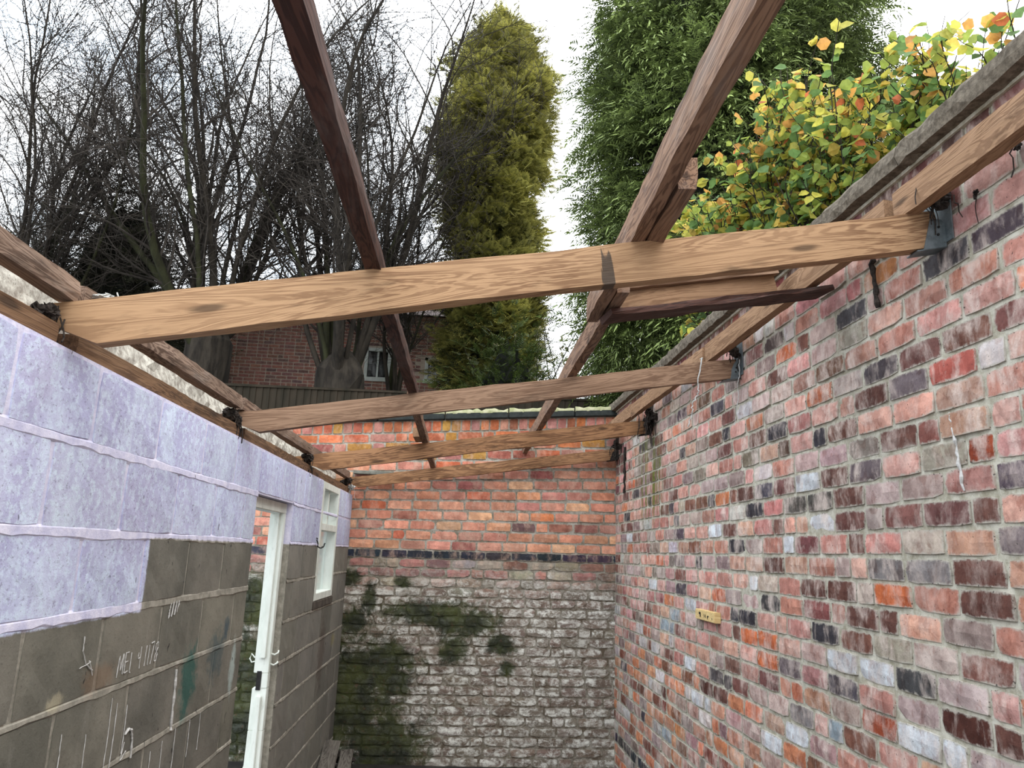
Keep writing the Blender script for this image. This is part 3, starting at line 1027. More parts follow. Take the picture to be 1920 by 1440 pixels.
# two loose boards between the right purlin and the long wall
timber('loose_board', (.49, 2.70, .868), (1.40, 2.83, 1.062), .13, .022, P_DARK, 'split dark board lying loose between right purlin and long brick wall', 'board', n=12, wob=.004)
timber('loose_board', (.60, 2.95, .966), (1.29, 3.035, 1.112), .03, .10, P_TAN, 'tan upright board loose behind the split dark one', 'board', n=12, wob=.003)
timber('loose_batten', (.59, 2.93, 1.068), (1.28, 3.015, 1.214), .045, .022, R_MID, 'thin brown batten on the top edge of the tan loose board', 'batten', n=10, wob=.003)

# coping stones on the long wall
y = -.3
i = 0
ends = ['nearest', 'second', 'third', 'fourth', 'fifth', 'sixth', 'seventh', 'eighth', 'ninth']
cuts = [-.3, .62, 1.42, 2.28, 3.12, 3.95, 4.78, 5.6, 6.4, 7.18]
for a, b in zip(cuts[:-1], cuts[1:]):
    nn, V, F = 16, [], []
    prof = [(-.052, .0), (-.055, .032), (-.050, .068), (-.036, .086), (.06, .108), (.17, .120), (.245, .110), (.25, .0), (.02, -.004)]
    for q in range(nn + 1):
        yy = a + .004 + (b - a - .008) * q / nn
        for k, (px, pz) in enumerate(prof):
            V.append((xr(yy) + px + rng.normal(0, .0028), yy + rng.normal(0, .002), 1.338 + pz + rng.normal(0, .0028)))
    kk = len(prof)
    for q in range(nn):
        for k in range(kk):
            F.append((q * kk + k, q * kk + (k + 1) % kk, (q + 1) * kk + (k + 1) % kk, (q + 1) * kk + k))
    F2 = F + [tuple(range(kk))[::-1], tuple(nn * kk + k for k in range(kk))]
    me = bpy.data.meshes.new('coping_stone')
    me.from_pydata([(v[0] - xr(a), v[1] - a, v[2] - 1.338) for v in V], [], F2)
    o = add('coping_stone', me, STONE, loc=(xr(a), a, 1.338))
    tag(o, f'{ends[i]} rough grey-brown coping stone on top of the long brick wall, counted from the camera', 'coping stone')
    i += 1
m = MB().prism([(xr(-.3) - .012, -.3), (xr(7) - .012, 7.0), (xr(7) + .2, 7.0), (xr(-.3) + .2, -.3)], 2, Z_TOP - .002, 1.336)
add('mortar_bed', m.mesh('mortar_bed'), MR, wall_right)

# joist hangers
HL = ['galvanised joist hanger holding the right end of the nearest rafter', 'galvanised joist hanger holding the right end of the second rafter',
      'rusty dark joist hanger holding the rotten end of the third rafter', 'joist hanger holding the right end of the last rafter']
for (yl, yr, zl, zr, h, mt, lab), hl, k in zip(RAF, HL, range(4)):
    xw = xr(yr) - .006
    sl = (zr - zl) / (xw - XL)
    t = .003
    ya, yb = yr - .006, yr + .054
    root = thing('joist_hanger', hl, 'hanger', (xw, yr + .024, zr))
    L = .075
    mat = GALV if k < 2 else DIRT
    tri = k == 1
    for yy in (ya, yb):
        s_ = [(xw, zr - .004), (xw - L, zr - .004 - sl * L), (xw - (L * .62 if not tri else L * .45), zr + h * .72), (xw - .012, zr + h * (.72 if not tri else 1.0)), (xw, zr + h * .6)]
        part_in(MB().prism([(a_, b_) for a_, b_ in s_], 1, yy - t / 2, yy + t / 2), 'side_plate', mat, root)
    mb = MB()
    e = .008
    mb.raw([(xw, ya, zr - .006), (xw, yb, zr - .006), (xw - L - .02, yb, zr - .006 - sl * (L + .02)), (xw - L - .02, ya, zr - .006 - sl * (L + .02)),
            (xw, ya, zr - .002), (xw, yb, zr - .002), (xw - L - .02, yb, zr - .002 - sl * (L + .02)), (xw - L - .02, ya, zr - .002 - sl * (L + .02))],
           [(3, 2, 1, 0), (4, 5, 6, 7), (0, 1, 5, 4), (1, 2, 6, 5), (2, 3, 7, 6), (3, 0, 4, 7)])
    part_in(mb, 'seat_plate', mat, root)
    mb = MB().box((xw - .001, ya - .035, zr + .01), (xw + .003, yb + .035, zr + h + .12))
    part_in(mb, 'back_strap', mat, root)
    for (fx, fz) in ((.35, .35), (.3, .62)):
        mb = MB().tube([(xw - L * fx, ya - .001, zr + h * fz * .8), (xw - L * fx, ya - .005, zr + h * fz * .8)], .004, 8)
        part_in(mb, 'nail', DARKM, root)

# ---------------------------------------------------------------- small things


def lumps(name, c, r, mat, label, cat, k=5, seed=0, hang=0):
    """a matted lump: icosphere pushed about, with some threads hanging from it"""
    import bmesh
    rr = np.random.default_rng(seed)
    V, F = [], []
    for q in range(k):
        bm = bmesh.new()
        bmesh.ops.create_icosphere(bm, subdivisions=2 if cat == 'rubble' else 3, radius=1.0)
        cc = np.array(c) + rr.normal(0, .3, 3) * np.array(r)
        sc = np.array(r) * rr.uniform(.25, .6, 3)
        n0 = len(V)
        for v in bm.verts:
            V.append(tuple(cc + np.array(v.co) * sc * rr.uniform(.55, 1.4)))
        F += [tuple(n0 + w_.index for w_ in f.verts) for f in bm.faces]
        bm.free()
    mb = MB()
    mb.v, mb.f = V, F
    for q in range(hang):
        p = np.array(c) + rr.normal(0, .5, 3) * np.array(r)
        pts = [p]
        for i in range(4):
            pts.append(pts[-1] + np.array((rr.normal(0, .006), rr.normal(0, .006), -rr.uniform(.012, .035))))
        mb.tube(pts, rr.uniform(.0015, .003), 4)
    o = mb.obj(name, mat, origin=c)
    return tag(o, label, cat)


lumps('nest_debris', (xr(2.1) - .05, 2.10, 1.135), (.05, .05, .045), DIRT, 'black matted nest debris on the hanger of the nearest rafter', 'debris', 6, 1, 10)
lumps('nest_debris', (xr(3.8) - .05, 3.84, 1.10), (.04, .05, .05), DIRT, 'dark matted debris above the hanger of the second rafter', 'debris', 5, 2, 8)
lumps('nest_debris', (xr(5.5) - .06, 5.58, 1.03), (.06, .09, .06), DIRT, 'black cobweb mass around the rotten end of the third rafter', 'debris', 6, 3, 24)
lumps('nest_debris', (xr(6.7) - .05, 6.72, .98), (.05, .07, .06), DIRT, 'dark cobweb debris in the corner over the last rafter', 'debris', 5, 4, 18)
lumps('nest_debris', (XL - .035, 1.86, .53), (.04, .055, .035), DIRT, 'dirty cobweb clump at the left end of the nearest rafter', 'debris', 7, 55, 26)
lumps('nest_debris', (XL - .03, 3.40, .55), (.04, .05, .045), DIRT, 'dirty cobweb clump at the left end of the second rafter', 'debris', 8, 6, 20)
lumps('nest_debris', (XL - .03, 5.02, .56), (.04, .05, .045), DIRT, 'dirty cobweb clump at the left end of the third rafter', 'debris', 8, 7, 20)
lumps('nest_debris', (XL - .02, 6.72, .57), (.05, .06, .05), DIRT, 'dirty cobweb clump at the left end of the last rafter', 'debris', 5, 8, 8)
lumps('web_wad', (XL + .03, 2.02, .625), (.05, .04, .016), WEB, 'white cobweb wad on the end of the near eaves batten', 'cobweb', 6, 9, 3)
lumps('web_wad', (XL + .02, 6.74, .515), (.045, .03, .025), WEB, 'white web wad under the left end of the last rafter', 'cobweb', 6, 10, 4)
lumps('web_wad', (xr(2.2) - .18, 2.25, 1.09), (.04, .05, .012), WEB, 'pale paper-like scrap of web on the nearest rafter by the long wall', 'cobweb', 5, 12, 0)


def strand(name, pts, r, mat, label, cat, beads=0, seed=0):
    rr = np.random.default_rng(seed)
    P = np.array(pts, float)
    t = np.linspace(0, len(P) - 1, 4 * len(P))
    Q = np.stack([np.interp(t, np.arange(len(P)), P[:, i]) for i in range(3)], 1)
    Q[1:-1] += rr.normal(0, .0025, Q[1:-1].shape)
    R = np.full(len(Q), r)
    if beads:
        R *= rr.uniform(.5, 2.2, len(R))
    return tag(MB().tube(Q, R, 6).obj(name, mat, origin=tuple(P[0])), label, cat)


y2 = 3.83
strand('string', [(1.19, y2 - .02, 1.035), (1.20, y2 - .035, 1.04), (1.175, y2 - .032, .95), (1.172, y2 - .032, .86), (1.168, y2 - .03, .835), (1.14, y2 - .03, .79), (1.142, y2 - .03, .74), (1.115, y2 - .03, .67)], .0035, WEB, 'white string hanging from the second rafter in front of the long wall', 'string')
strand('cobweb_strand', [(1.40, y2 - .02, 1.045), (1.395, y2 - .03, .97), (1.385, y2 - .03, .90), (1.37, y2 - .03, .74), (1.36, y2 - .03, .69)], .002, WEB, 'thin pale thread beside the hanger of the second rafter', 'thread', 0, 1)
strand('cobweb_strand', [(xr(2.5) - .02, 2.52, 1.105), (xr(2.5) - .015, 2.53, 1.02), (xr(2.5) - .012, 2.52, .91)], .0055, DIRT, 'dirty hanging cobweb strand on the long wall below the nearest rafter', 'cobweb', 1, 2)
strand('cobweb_strand', [(xr(1.78) - .10, 1.80, 1.19), (xr(1.78) - .115, 1.80, 1.13), (xr(1.78) - .11, 1.80, 1.09)], .005, DIRT, 'dirty cobweb strand across the near ridge timber', 'cobweb', 1, 3)
strand('cobweb_strand', [(xr(6.6) - .01, 6.55, .95), (xr(6.6) - .012, 6.56, .72), (xr(6.6) - .008, 6.57, .55)], .007, DIRT, 'long sooty dirty cobweb strand hanging in the far corner', 'cobweb', 1, 4)
strand('paint_drip', [(xr(2.18) - .002, 2.20, .47), (xr(2.18) - .003, 2.185, .42), (xr(2.18) - .003, 2.175, .33), (xr(2.18) - .003, 2.16, .23)], .003, CHALK, 'thin white drip down the long wall across a rust red brick', 'drip', 1, 5)
# two dirty tufts stuck to the brickwork under the near ridge timber
lumps('web_tuft', (xr(1.8) - .012, 1.98, 1.09), (.012, .016, .016), DIRT, 'lower of two black web tufts on the long wall near the top corner', 'cobweb', 4, 21, 1)
lumps('web_tuft', (xr(1.8) - .012, 1.80, 1.135), (.012, .018, .014), DIRT, 'upper of two black web tufts on the long wall near the top corner', 'cobweb', 4, 22, 1)

# pine peg with dark marks on the long wall
pr = thing('wall_peg', 'short pale pine batten with dark holes fixed to the long brick wall', 'batten', (xr(4.42), 4.42, -.30))
pz = -.30
part_in(MB().box((xr(4.42) - .034, 4.25, pz - .028), (xr(4.42) + .004, 4.60, pz + .028)), 'block', PEG, pr, .003)
for yy, zz, ry, rz in ((4.51, .008, .022, .010), (4.50, -.004, .008, .012), (4.43, -.002, .004, .011), (4.405, -.002, .004, .010), (4.36, .0, .012, .005), (4.37, -.006, .004, .010), (4.29, -.008, .004, .006)):
    V = [(xr(4.42) - .0352, yy + ry * math.cos(q * 1.047 + .3) * random.uniform(.7, 1.2), pz + zz + rz * math.sin(q * 1.047 + .3) * random.uniform(.7, 1.2)) for q in range(6)]
    part_in(MB().prism([(v[1], v[2]) for v in V], 0, xr(4.42) - .0356, xr(4.42) - .03), 'hole', DARKM, pr)

# chalk writing on the blocks
XC = XL + .0066


def chalk(strokes, name, r=.0016):
    mb = MB()
    for st in strokes:
        P = np.array([(XC, y_, z_) for y_, z_ in st])
        t = np.linspace(0, len(P) - 1, 5 * (len(P) - 1) + 1)
        Q = np.stack([np.interp(t, np.arange(len(P)), P[:, i_]) for i_ in range(3)], 1)
        Q[:, 1:] += rng.normal(0, .0008, (len(Q), 2))
        mb.tube(Q, r * rng.uniform(.5, 1.2, len(Q)), 5)
    add(name, mb.mesh(name), CHALK, wall_left)


h_ = .056
yb_, zb_ = 2.475, -.405


def gl(y0, z0, s, *st):
    return [[(y0 + a * s, z0 + b * s) for a, b in q] for q in st]


wr_ = []
wr_ += gl(2.475, -.402, .06, [(0, 0), (.12, 1), (.32, .25), (.55, 1.05), (.62, .05)])
wr_ += gl(2.522, -.398, .06, [(.42, 1), (0, .95), (.03, 0), (.45, .05)], [(0, .5), (.35, .55)])
wr_ += gl(2.562, -.402, .06, [(.05, 1), (.03, .02), (.12, .0)])
wr_ += gl(2.620, -.396, .06, [(.02, .75), (.0, .45), (.28, .5)], [(.28, 1.05), (.27, -.05)])
wr_ += gl(2.672, -.398, .06, [(.1, 1.05), (.05, 0)])
wr_ += gl(2.697, -.398, .06, [(.1, 1.05), (.05, 0)])
wr_ += gl(2.715, -.398, .06, [(.0, 1.1), (.42, 1.15), (.15, 0)])
wr_ += gl(2.750, -.400, .06, [(.38, 1.1), (.08, 1.0), (.12, .7), (.4, .5), (.38, .15), (.1, .1), (.12, .45), (.42, .8), (.4, 1.1)])
chalk(wr_, 'chalk_writing')
tk = gl(2.83, -.262, .05, [(.38, 1), (.2, .5), (.1, .0), (.26, .1), (.27, .42), (.16, .4)], [(.85, 1.05), (.62, .05)], [(.91, 1.02), (.68, .1)], [(1.35, 1.05), (1.12, .1)], [(1.41, 1.0), (1.2, .15)], [(1.62, .3), (1.86, 1.1), (1.96, .9), (1.76, .65)])
chalk(tk, 'chalk_tally', .0017)
chalk([[(2.235, -.262), (2.24, -.30), (2.265, -.335), (2.31, -.36)], [(2.232, -.345), (2.29, -.335)], [(2.285, -.33), (2.315, -.372)]], 'chalk_arrow', .0016)
chalk([[(2.598, -.588), (2.62, -.576), (2.645, -.585), (2.662, -.62), (2.665, -.672)]], 'chalk_hook', .004)
chalk([[(2.60, -.61), (2.585, -.66), (2.62, -.64)]], 'chalk_hook', .0016)
for y_, a_, b_ in ((2.19, -.50, -.62), (2.33, -.53, -.70), (2.47, -.46, -.70), (2.51, -.48, -.66), (2.585, -.50, -.64), (2.83, -.69, -.84), (2.93, -.68, -.83), (3.05, -.665, -.82), (3.20, -.665, -.80), (3.32, -.66, -.80)):
    chalk([[(y_, a_), (y_ + .004, (a_ + b_) / 2), (y_ + .002, b_)]], 'chalk_line', .0016)
chalk([[(2.982, -.452), (2.988, -.52), (2.994, -.60), (2.998, -.66)]], 'paint_run', .0062)
# wire hook in the bed joint near the window
strand('wire_hook', [(XL, 5.44, .06), (XL + .012, 5.44, .05), (XL + .014, 5.44, .005), (XL + .03, 5.46, -.012), (XL + .045, 5.50, .0), (XL + .05, 5.52, .025)], .0045, DARKM, 'bent wire hook on the block wall beside the small window', 'hook')

# grey sheet remnant and boards in the far left corner
m = MB().box((-1.02, 6.90, .650), (-.66, 6.962, .682))
tag(m.obj('sheet_remnant', GREYS, bevel=.004, origin=(-.84, 6.93, .65)), 'broken grey roofing sheet edge by the end wall above the last rafter', 'sheet')
timber('floor_board', (XL + .14, 5.30, -1.74), (XL + .06, 6.60, -1.52), .12, .025, P_GREY, 'grey broken board propped in the far left corner, nearest the block wall', 'board', n=8, wob=.006)
timber('floor_board', (XL + .26, 5.60, -1.75), (XL + .16, 6.75, -1.62), .10, .025, P_GREY, 'pale splintered board propped in the far left corner, beside the grey one', 'board', n=8, wob=.006)
lumps('rubble_heap', (XL + .14, 6.72, -1.66), (.12, .16, .10), DIRT, 'black rubble heap in the far left corner', 'rubble', 8, 31, 0)

# ---------------------------------------------------------------- beyond the walls: fence, house


def gz(y):
    return .3 + .012 * (y - 7.2)


fence = thing('board_fence', 'dark brown close-boarded fence behind the end wall', 'fence', (-.5, 11, gz(11)))
x = -4.6
while x < 2.7:
    wd = .098 + rng.normal(0, .004)
    zt = 2.245 + .043 * (x + 4.65) / 7.4 + rng.normal(0, .004)
    m = MB().raw([(x, 11, gz(11)), (x + wd + .014, 10.985, gz(11)), (x + wd + .014, 11.005, gz(11)), (x, 11.012, gz(11)),
                  (x, 11, zt), (x + wd + .014, 10.985, zt + rng.normal(0, .003)), (x + wd + .014, 11.005, zt), (x, 11.012, zt)],
                 [(3, 2, 1, 0), (4, 5, 6, 7), (0, 1, 5, 4), (1, 2, 6, 5), (2, 3, 7, 6), (3, 0, 4, 7)])
    part_in(m, 'board', FENCEM, fence)
    x += wd
m = MB().prism([(-4.65, 2.215), (2.75, 2.258), (2.75, 2.29), (-4.65, 2.247)], 1, 10.975, 11.03)
part_in(m, 'capping_rail', FENCEM, fence)

HY = 16.0
house = thing('brick_house', 'red brick house with white windows behind the bare trees', 'house', (-3, HY, gz(HY)))
HW = [(-2.32, -1.76, 3.50, 4.22), (-1.03, -.36, 3.51, 4.06)]
hx0, hx1, hz1 = -8.2, .55, 5.0
m = MB()
edges_x = [hx0, HW[0][0], HW[0][1], HW[1][0], HW[1][1], hx1]
for q, (a, b) in enumerate(zip(edges_x[:-1], edges_x[1:])):
    if q in (1, 3):
        ww = HW[q // 2]
        m.box((a, HY + .01, gz(HY)), (b, HY + .24, ww[2]))
        m.box((a, HY + .01, ww[3]), (b, HY + .24, hz1))
    else:
        m.box((a, HY + .01, gz(HY)), (b, HY + .24, hz1))
part_in(m, 'wall', MH, house)
hb = []
PAL_H = [(30, (176, 92, 74)), (24, (158, 82, 68)), (14, (188, 106, 82)), (10, (122, 70, 62)), (6, (104, 66, 64))]
z = 2.35
k = 0
while z < hz1:
    x = hx0 + (.112 if k % 2 else 0)
    while x < hx1 - .05:
        l = .225 if rng.random() > .3 else .112
        if not any(a - .02 < x + l and x < b + .02 and c - .02 < z < d + .02 for a, b, c, d in HW):
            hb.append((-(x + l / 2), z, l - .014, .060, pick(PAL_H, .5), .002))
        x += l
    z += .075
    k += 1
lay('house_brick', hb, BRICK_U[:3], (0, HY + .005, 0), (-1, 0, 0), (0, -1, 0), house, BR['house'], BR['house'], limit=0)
for o in house.children:
    if o.get('kind') == 'stuff':
        o.matrix_parent_inverse = Matrix.Translation(-house.location)
for a, b, c, d in HW:
    f = MB()
    for lo, hi in (((a, HY - .02, c), (a + .07, HY + .06, d)), ((b - .07, HY - .02, c), (b, HY + .06, d)), ((a, HY - .02, d - .07), (b, HY + .06, d)), ((a - .03, HY - .05, c - .02), (b + .03, HY + .06, c + .07)),
                   (((a + b) / 2 - .02 + (.0 if b - a < .6 else 0), HY, c), ((a + b) / 2 + .02, HY + .05, d))):
        f.box(lo, hi)
    fr = part_in(f, 'window_frame', WHITE, house)
    g = MB().box((a + .06, HY + .03, c + .06), (b - .06, HY + .036, d - .06)).obj('pane', GLASS, fr)
    g.matrix_parent_inverse = Matrix.Identity(4)
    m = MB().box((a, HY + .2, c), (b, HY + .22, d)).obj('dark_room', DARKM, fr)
m = MB().prism([(HY - .12, hz1 - .02), (HY + 3, hz1 + 1.25), (HY + 6.2, hz1 - .05)], 0, hx0 - .1, hx1 + .1)
part_in(m, 'roof', plain_mat('roof_tile', (84, 66, 60), (62, 50, 46), 8, .9), house)

# ---------------------------------------------------------------- plants


def unit(v):
    return v / (np.linalg.norm(v, axis=-1, keepdims=True) + 1e-9)


def grow(p0, d0, L, n, wig, pull, r):
    """B wandering polylines: pull (3,) is added at each step (light, gravity)"""
    P = [p0]
    d = unit(d0)
    p = p0
    curl = r.normal(0, wig, d.shape)
    for i in range(n - 1):
        curl = curl * .55 + r.normal(0, wig, d.shape)
        d = unit(d + curl + np.array(pull))
        p = p + d * (L / (n - 1))[:, None]
        P.append(p)
    return np.stack(P, 1)


def sprout(P, R, k, ang, t0, r):
    """k side shoots per polyline"""
    B, N, _ = P.shape
    b = np.repeat(np.arange(B), k)
    t = r.uniform(t0, .99, B * k) * (N - 1)
    i = np.minimum(t.astype(int), N - 2)
    f = (t - i)[:, None]
    p = P[b, i] * (1 - f) + P[b, i + 1] * f
    rad = R[b, i] * (1 - f[:, 0]) + R[b, i + 1] * f[:, 0]
    T = unit(P[b, i + 1] - P[b, i])
    q = unit(np.cross(T, r.normal(0, 1, T.shape)))
    a = r.uniform(ang[0], ang[1], len(b))[:, None]
    return p, T * np.cos(a) + q * np.sin(a), rad, t / (N - 1)


def taper(B, N, r0, r1):
    t = np.linspace(0, 1, N)
    return np.broadcast_to(r0, (B,))[:, None] * (1 - t) + np.broadcast_to(r1, (B,))[:, None] * t


def bare_tree(label, base, trunk_h, trunk_r, stems, stem_L, lean, seed, k1=15, k2=11, spread=(.1, .7), twig=(.5, 1.35), group=None, k3=0, thick=1.0, low_mat=BARKG):
    r = np.random.default_rng(seed)
    root = thing('bare_tree', label, 'tree', base, group)
    tp = np.array([[0, 0, -.1], [.02, 0, trunk_h * .3], [.0, .02, trunk_h * .62], [.03, 0, trunk_h * .86], [.03, 0, trunk_h], [.03, 0, trunk_h + trunk_r * .6], [.03, .02, trunk_h + trunk_r * 1.1]])
    Vt, Ft = tubes(tp[None], np.array([[1.25, 1.0, .96, 1.04, 1.02, .7, .2]]) * trunk_r, 14)
    Vt += r.normal(0, trunk_r * .05, Vt.shape)
    cap = [tuple(range(len(Vt) - 14, len(Vt)))]
    me = bpy.data.meshes.new('trunk')
    me.from_pydata(Vt.tolist(), [], Ft.tolist() + cap)
    add('trunk', me, BARK, root)
    az = np.arange(stems) * 2.39996 + r.uniform(0, .5, stems)
    out = np.linspace(spread[0], spread[1], stems)
    r.shuffle(out)
    d0 = np.stack([np.sin(out) * np.cos(az), np.sin(out) * np.sin(az), np.cos(out)], 1) + np.array(lean)
    p0 = np.stack([np.cos(az) * trunk_r * .6, np.sin(az) * trunk_r * .6, trunk_h - r.uniform(-.2, .3, stems)], 1)
    L = stem_L * r.uniform(.72, 1.08, stems)
    N1 = 14
    P1 = grow(p0, d0, L, N1, .055, (0, 0, .03), r)
    R1 = taper(stems, N1, trunk_r * r.uniform(.16, .34, stems) * thick, .008)
    for q in range(stems):
        Vs, Fs = tubes(P1[q:q + 1], R1[q:q + 1], 7)
        add('branch', mesh_np('branch', Vs, Fs, smooth=True), BARK if q % 3 else low_mat, root)
    p, d, rad, t = sprout(P1, R1, k1, (.3, .95), .12, r)
    n2 = len(p)
    L2 = r.uniform(.8, 2.3, n2) * (1.15 - .5 * t) * stem_L / 6
    N2 = 9
    P2 = grow(p, d, L2, N2, .11, (0, 0, .05), r)
    R2 = taper(n2, N2, np.minimum(rad * .5, .022), .0045)
    p, d, rad, t = sprout(P2, R2, k2, (.35, 1.2), .1, r)
    n3 = len(p)
    L3 = r.uniform(twig[0], twig[1], n3)
    N3 = 7
    P3 = grow(p, d, L3, N3, .26, (0, 0, .03), r)
    R3 = taper(n3, N3, np.full(n3, .0043), .0025)
    V2, F2 = tubes(P2, R2, 4)
    V3, F3 = tubes(P3, R3, 3)
    tag(add('side_shoots', mesh_np('side_shoots', V2, F2), TWIG, root), kind='stuff')
    tag(add('twigs', mesh_np('twigs', V3, F3), TWIG, root), kind='stuff')
    return root


bare_tree('broad bare willow with thick trunk left of the house, behind the block wall', (-4.6, 13.0, gz(13)), 3.0, .38, 18, 7.8, (-.03, 0, 0), 3, 22, 19, (.08, .66), thick=.75)
bare_tree('bare pollard willow with stout trunk right in front of the house wall', (-2.30, 13.0, gz(13)), 2.55, .43, 15, 7.4, (-.03, 0, 0), 5, 22, 19, (.06, .42), thick=.65)
bare_tree('slender bare tree leaning left at the edge over the near eaves batten', (-8.0, 13.4, gz(13)), 2.4, .2, 11, 8.0, (0, 0, 0), 8, 22, 21, (.06, .55))
bare_tree('thin bare tree with slanting stems close left of the yellowish conifer', (-1.5, 14.6, gz(14.6)), 2.4, .12, 8, 5.8, (-.01, 0, 0), 9, 18, 14, (.03, .22), thick=1.2)


def frond_unit(pairs=6, droop=.35, wid=.36):
    """one spray: leaflets in pairs along a drooping rib, x along the rib"""
    V, F, tipw = [], [], []
    for q in range(pairs):
        t = (q + .3) / pairs
        x, z = t, -droop * t * t
        ln = wid * (1 - .62 * t)
        for sgn in (1, -1):
            n = len(V)
            V += [(x - .02, 0, z), (x + ln * .35, sgn * ln * .45, z + .03), (x + ln * .75, sgn * ln, z - .05), (x + ln * .12, sgn * ln * .6, z + .02)]
            F.append((n, n + 1, n + 2, n + 3))
            tipw += [t * .5, t * .5 + .25, t * .5 + .5, t * .5 + .25]
    n = len(V)
    V += [(.85, -.03, -droop * .72), (.95, -.05, -droop * .9), (1.14, 0, -droop * 1.25), (.95, .05, -droop * .9)]
    F.append((n, n + 1, n + 2, n + 3))
    tipw += [.6, .9, 1, .9]
    return np.array(V), np.array(F), np.array(tipw)


def frames(d, upv, roll, r):
    X = unit(d)
    Y = unit(np.cross(upv, X) + 1e-6)
    Z = np.cross(X, Y)
    c, s = np.cos(roll)[:, None], np.sin(roll)[:, None]
    return np.stack([X, Y * c + Z * s, Z * c - Y * s], 2)


def conifer(label, base, h, prof, size, nclu, per, dark, light, seed, droop=.35, tilt=.3, core=.62, lump=.35, squash=1.0, clump_r=.3, puff=.6, wid=.36, cat='conifer', name='conifer'):
    """prof: (height fraction, radius) pairs. Foliage grows in clumps round a dark heart of dead twigs."""
    r = np.random.default_rng(seed)
    root = thing(name, label, cat, base)
    hf, rf = zip(*prof)
    Vt, Ft = tubes(np.array([[[0, 0, -.1], [0, 0, h * .5], [0, 0, h * .96]]]), np.array([[.16, .1, .02]]) * max(rf) / 1.2, 8)
    add('trunk', mesh_np('trunk', Vt, Ft, smooth=True), BARK, root)
    # heart
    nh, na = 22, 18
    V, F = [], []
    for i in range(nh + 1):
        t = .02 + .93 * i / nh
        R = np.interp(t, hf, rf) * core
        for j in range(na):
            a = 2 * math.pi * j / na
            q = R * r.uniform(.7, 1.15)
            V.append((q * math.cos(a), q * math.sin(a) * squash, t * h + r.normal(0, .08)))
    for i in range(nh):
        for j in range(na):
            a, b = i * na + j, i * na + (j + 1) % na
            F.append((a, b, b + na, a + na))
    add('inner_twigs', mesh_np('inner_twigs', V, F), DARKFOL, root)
    # clumps on the surface
    tt = r.uniform(0.01, 1, nclu * 3)
    keep = r.uniform(0, 1, len(tt)) < (np.interp(tt, hf, rf) / max(rf) + .08)
    tt = tt[keep][:nclu]
    K = len(tt)
    az = r.uniform(0, 2 * np.pi, K)
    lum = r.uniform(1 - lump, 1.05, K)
    Rc = np.interp(tt, hf, rf) * lum
    C = np.stack([Rc * np.cos(az), Rc * np.sin(az) * squash, tt * h], 1)
    out = np.stack([np.cos(az), np.sin(az) * squash, np.full(K, tilt)], 1)
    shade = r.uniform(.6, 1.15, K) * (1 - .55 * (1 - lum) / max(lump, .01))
    bv, bf, tw = frond_unit(droop=droop, wid=wid)
    c = np.repeat(np.arange(K), per)
    off = r.normal(0, 1, (len(c), 3)) * clump_r
    T = C[c] + off
    cd = unit(out + r.normal(0, .45, (K, 3)) * np.array((1, 1, .6)))
    T = T + cd[c] * (r.uniform(-.5, .5, len(c)) * clump_r)[:, None]
    d = unit(cd[c] * 1.3 + unit(off) * puff + r.normal(0, .25, (len(c), 3)))
    M = frames(d, np.array((0, 0, 1.0)), r.uniform(-.9, .9, len(c)), r) * (size * r.uniform(.6, 1.25, len(c)))[:, None, None]
    Vv, Ff = replicate(bv, bf, M, T)
    lowdark = .55 + .45 * np.clip((tt * h) / (h * .55), 0, 1)
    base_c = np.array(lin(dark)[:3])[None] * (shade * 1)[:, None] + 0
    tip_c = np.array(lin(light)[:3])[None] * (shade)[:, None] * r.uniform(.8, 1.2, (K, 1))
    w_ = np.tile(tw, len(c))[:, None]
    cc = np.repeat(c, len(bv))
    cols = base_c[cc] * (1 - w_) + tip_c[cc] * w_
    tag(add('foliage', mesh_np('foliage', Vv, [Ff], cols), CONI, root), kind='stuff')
    return root


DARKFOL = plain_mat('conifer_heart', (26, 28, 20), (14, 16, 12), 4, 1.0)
conifer('tall yellow-green conifer standing alone in the middle against the sky', (.29, 15, gz(15)), 11.2,
        [(0, .42), (.28, .68), (.42, .82), (.52, .66), (.62, .83), (.72, 1.0), (.82, 1.0), (.9, .76), (.96, .4), (1, .05)], .19, 300, 120, (98, 104, 56), (232, 222, 124), 21, droop=.1, tilt=.45, lump=.42, clump_r=.17, core=.5, puff=1.6, wid=.62)
conifer('big dark green cypress with drooping sprays behind the right purlin', (3.85, 10.6, gz(10.6)), 10.6,
        [(0, 1.75), (.2, 1.95), (.4, 2.12), (.62, 2.12), (.8, 1.85), (.92, 1.35), (1, .5)], .25, 760, 60, (20, 38, 24), (160, 178, 100), 22, droop=.8, tilt=-.05, lump=.3, core=.7, clump_r=.17, puff=.45)
conifer('low dark evergreen mass behind the trees on the far left', (-7.1, 14.6, gz(14.6)), 6.3,
        [(0, 1.4), (.3, 1.7), (.6, 1.75), (.85, 1.2), (1, .3)], .24, 240, 44, (48, 48, 38), (98, 98, 76), 23, droop=.3, tilt=.3, core=.5, squash=.7, clump_r=.28, cat='shrub', name='evergreen_shrub')
conifer('dark evergreen bush left of the conifer at the edge of the house', (.5, 15.1, gz(15.1)), 5.9,
        [(0, .6), (.4, .7), (.7, .6), (1, .1)], .24, 160, 24, (30, 38, 24), (84, 92, 56), 24, droop=.25, tilt=.5, core=.7, cat='shrub', name='evergreen_shrub')
conifer('green evergreen bush at the foot of the tall yellow-green conifer', (.62, 13.2, gz(13.2)), 3.4,
        [(0, .75), (.4, .8), (.75, .6), (1, .1)], .2, 170, 24, (38, 56, 26), (116, 134, 62), 25, droop=.2, tilt=.6, core=.75, cat='shrub', name='evergreen_shrub')

# pale flowering shrub and a birch sapling in the gap beside the cypress


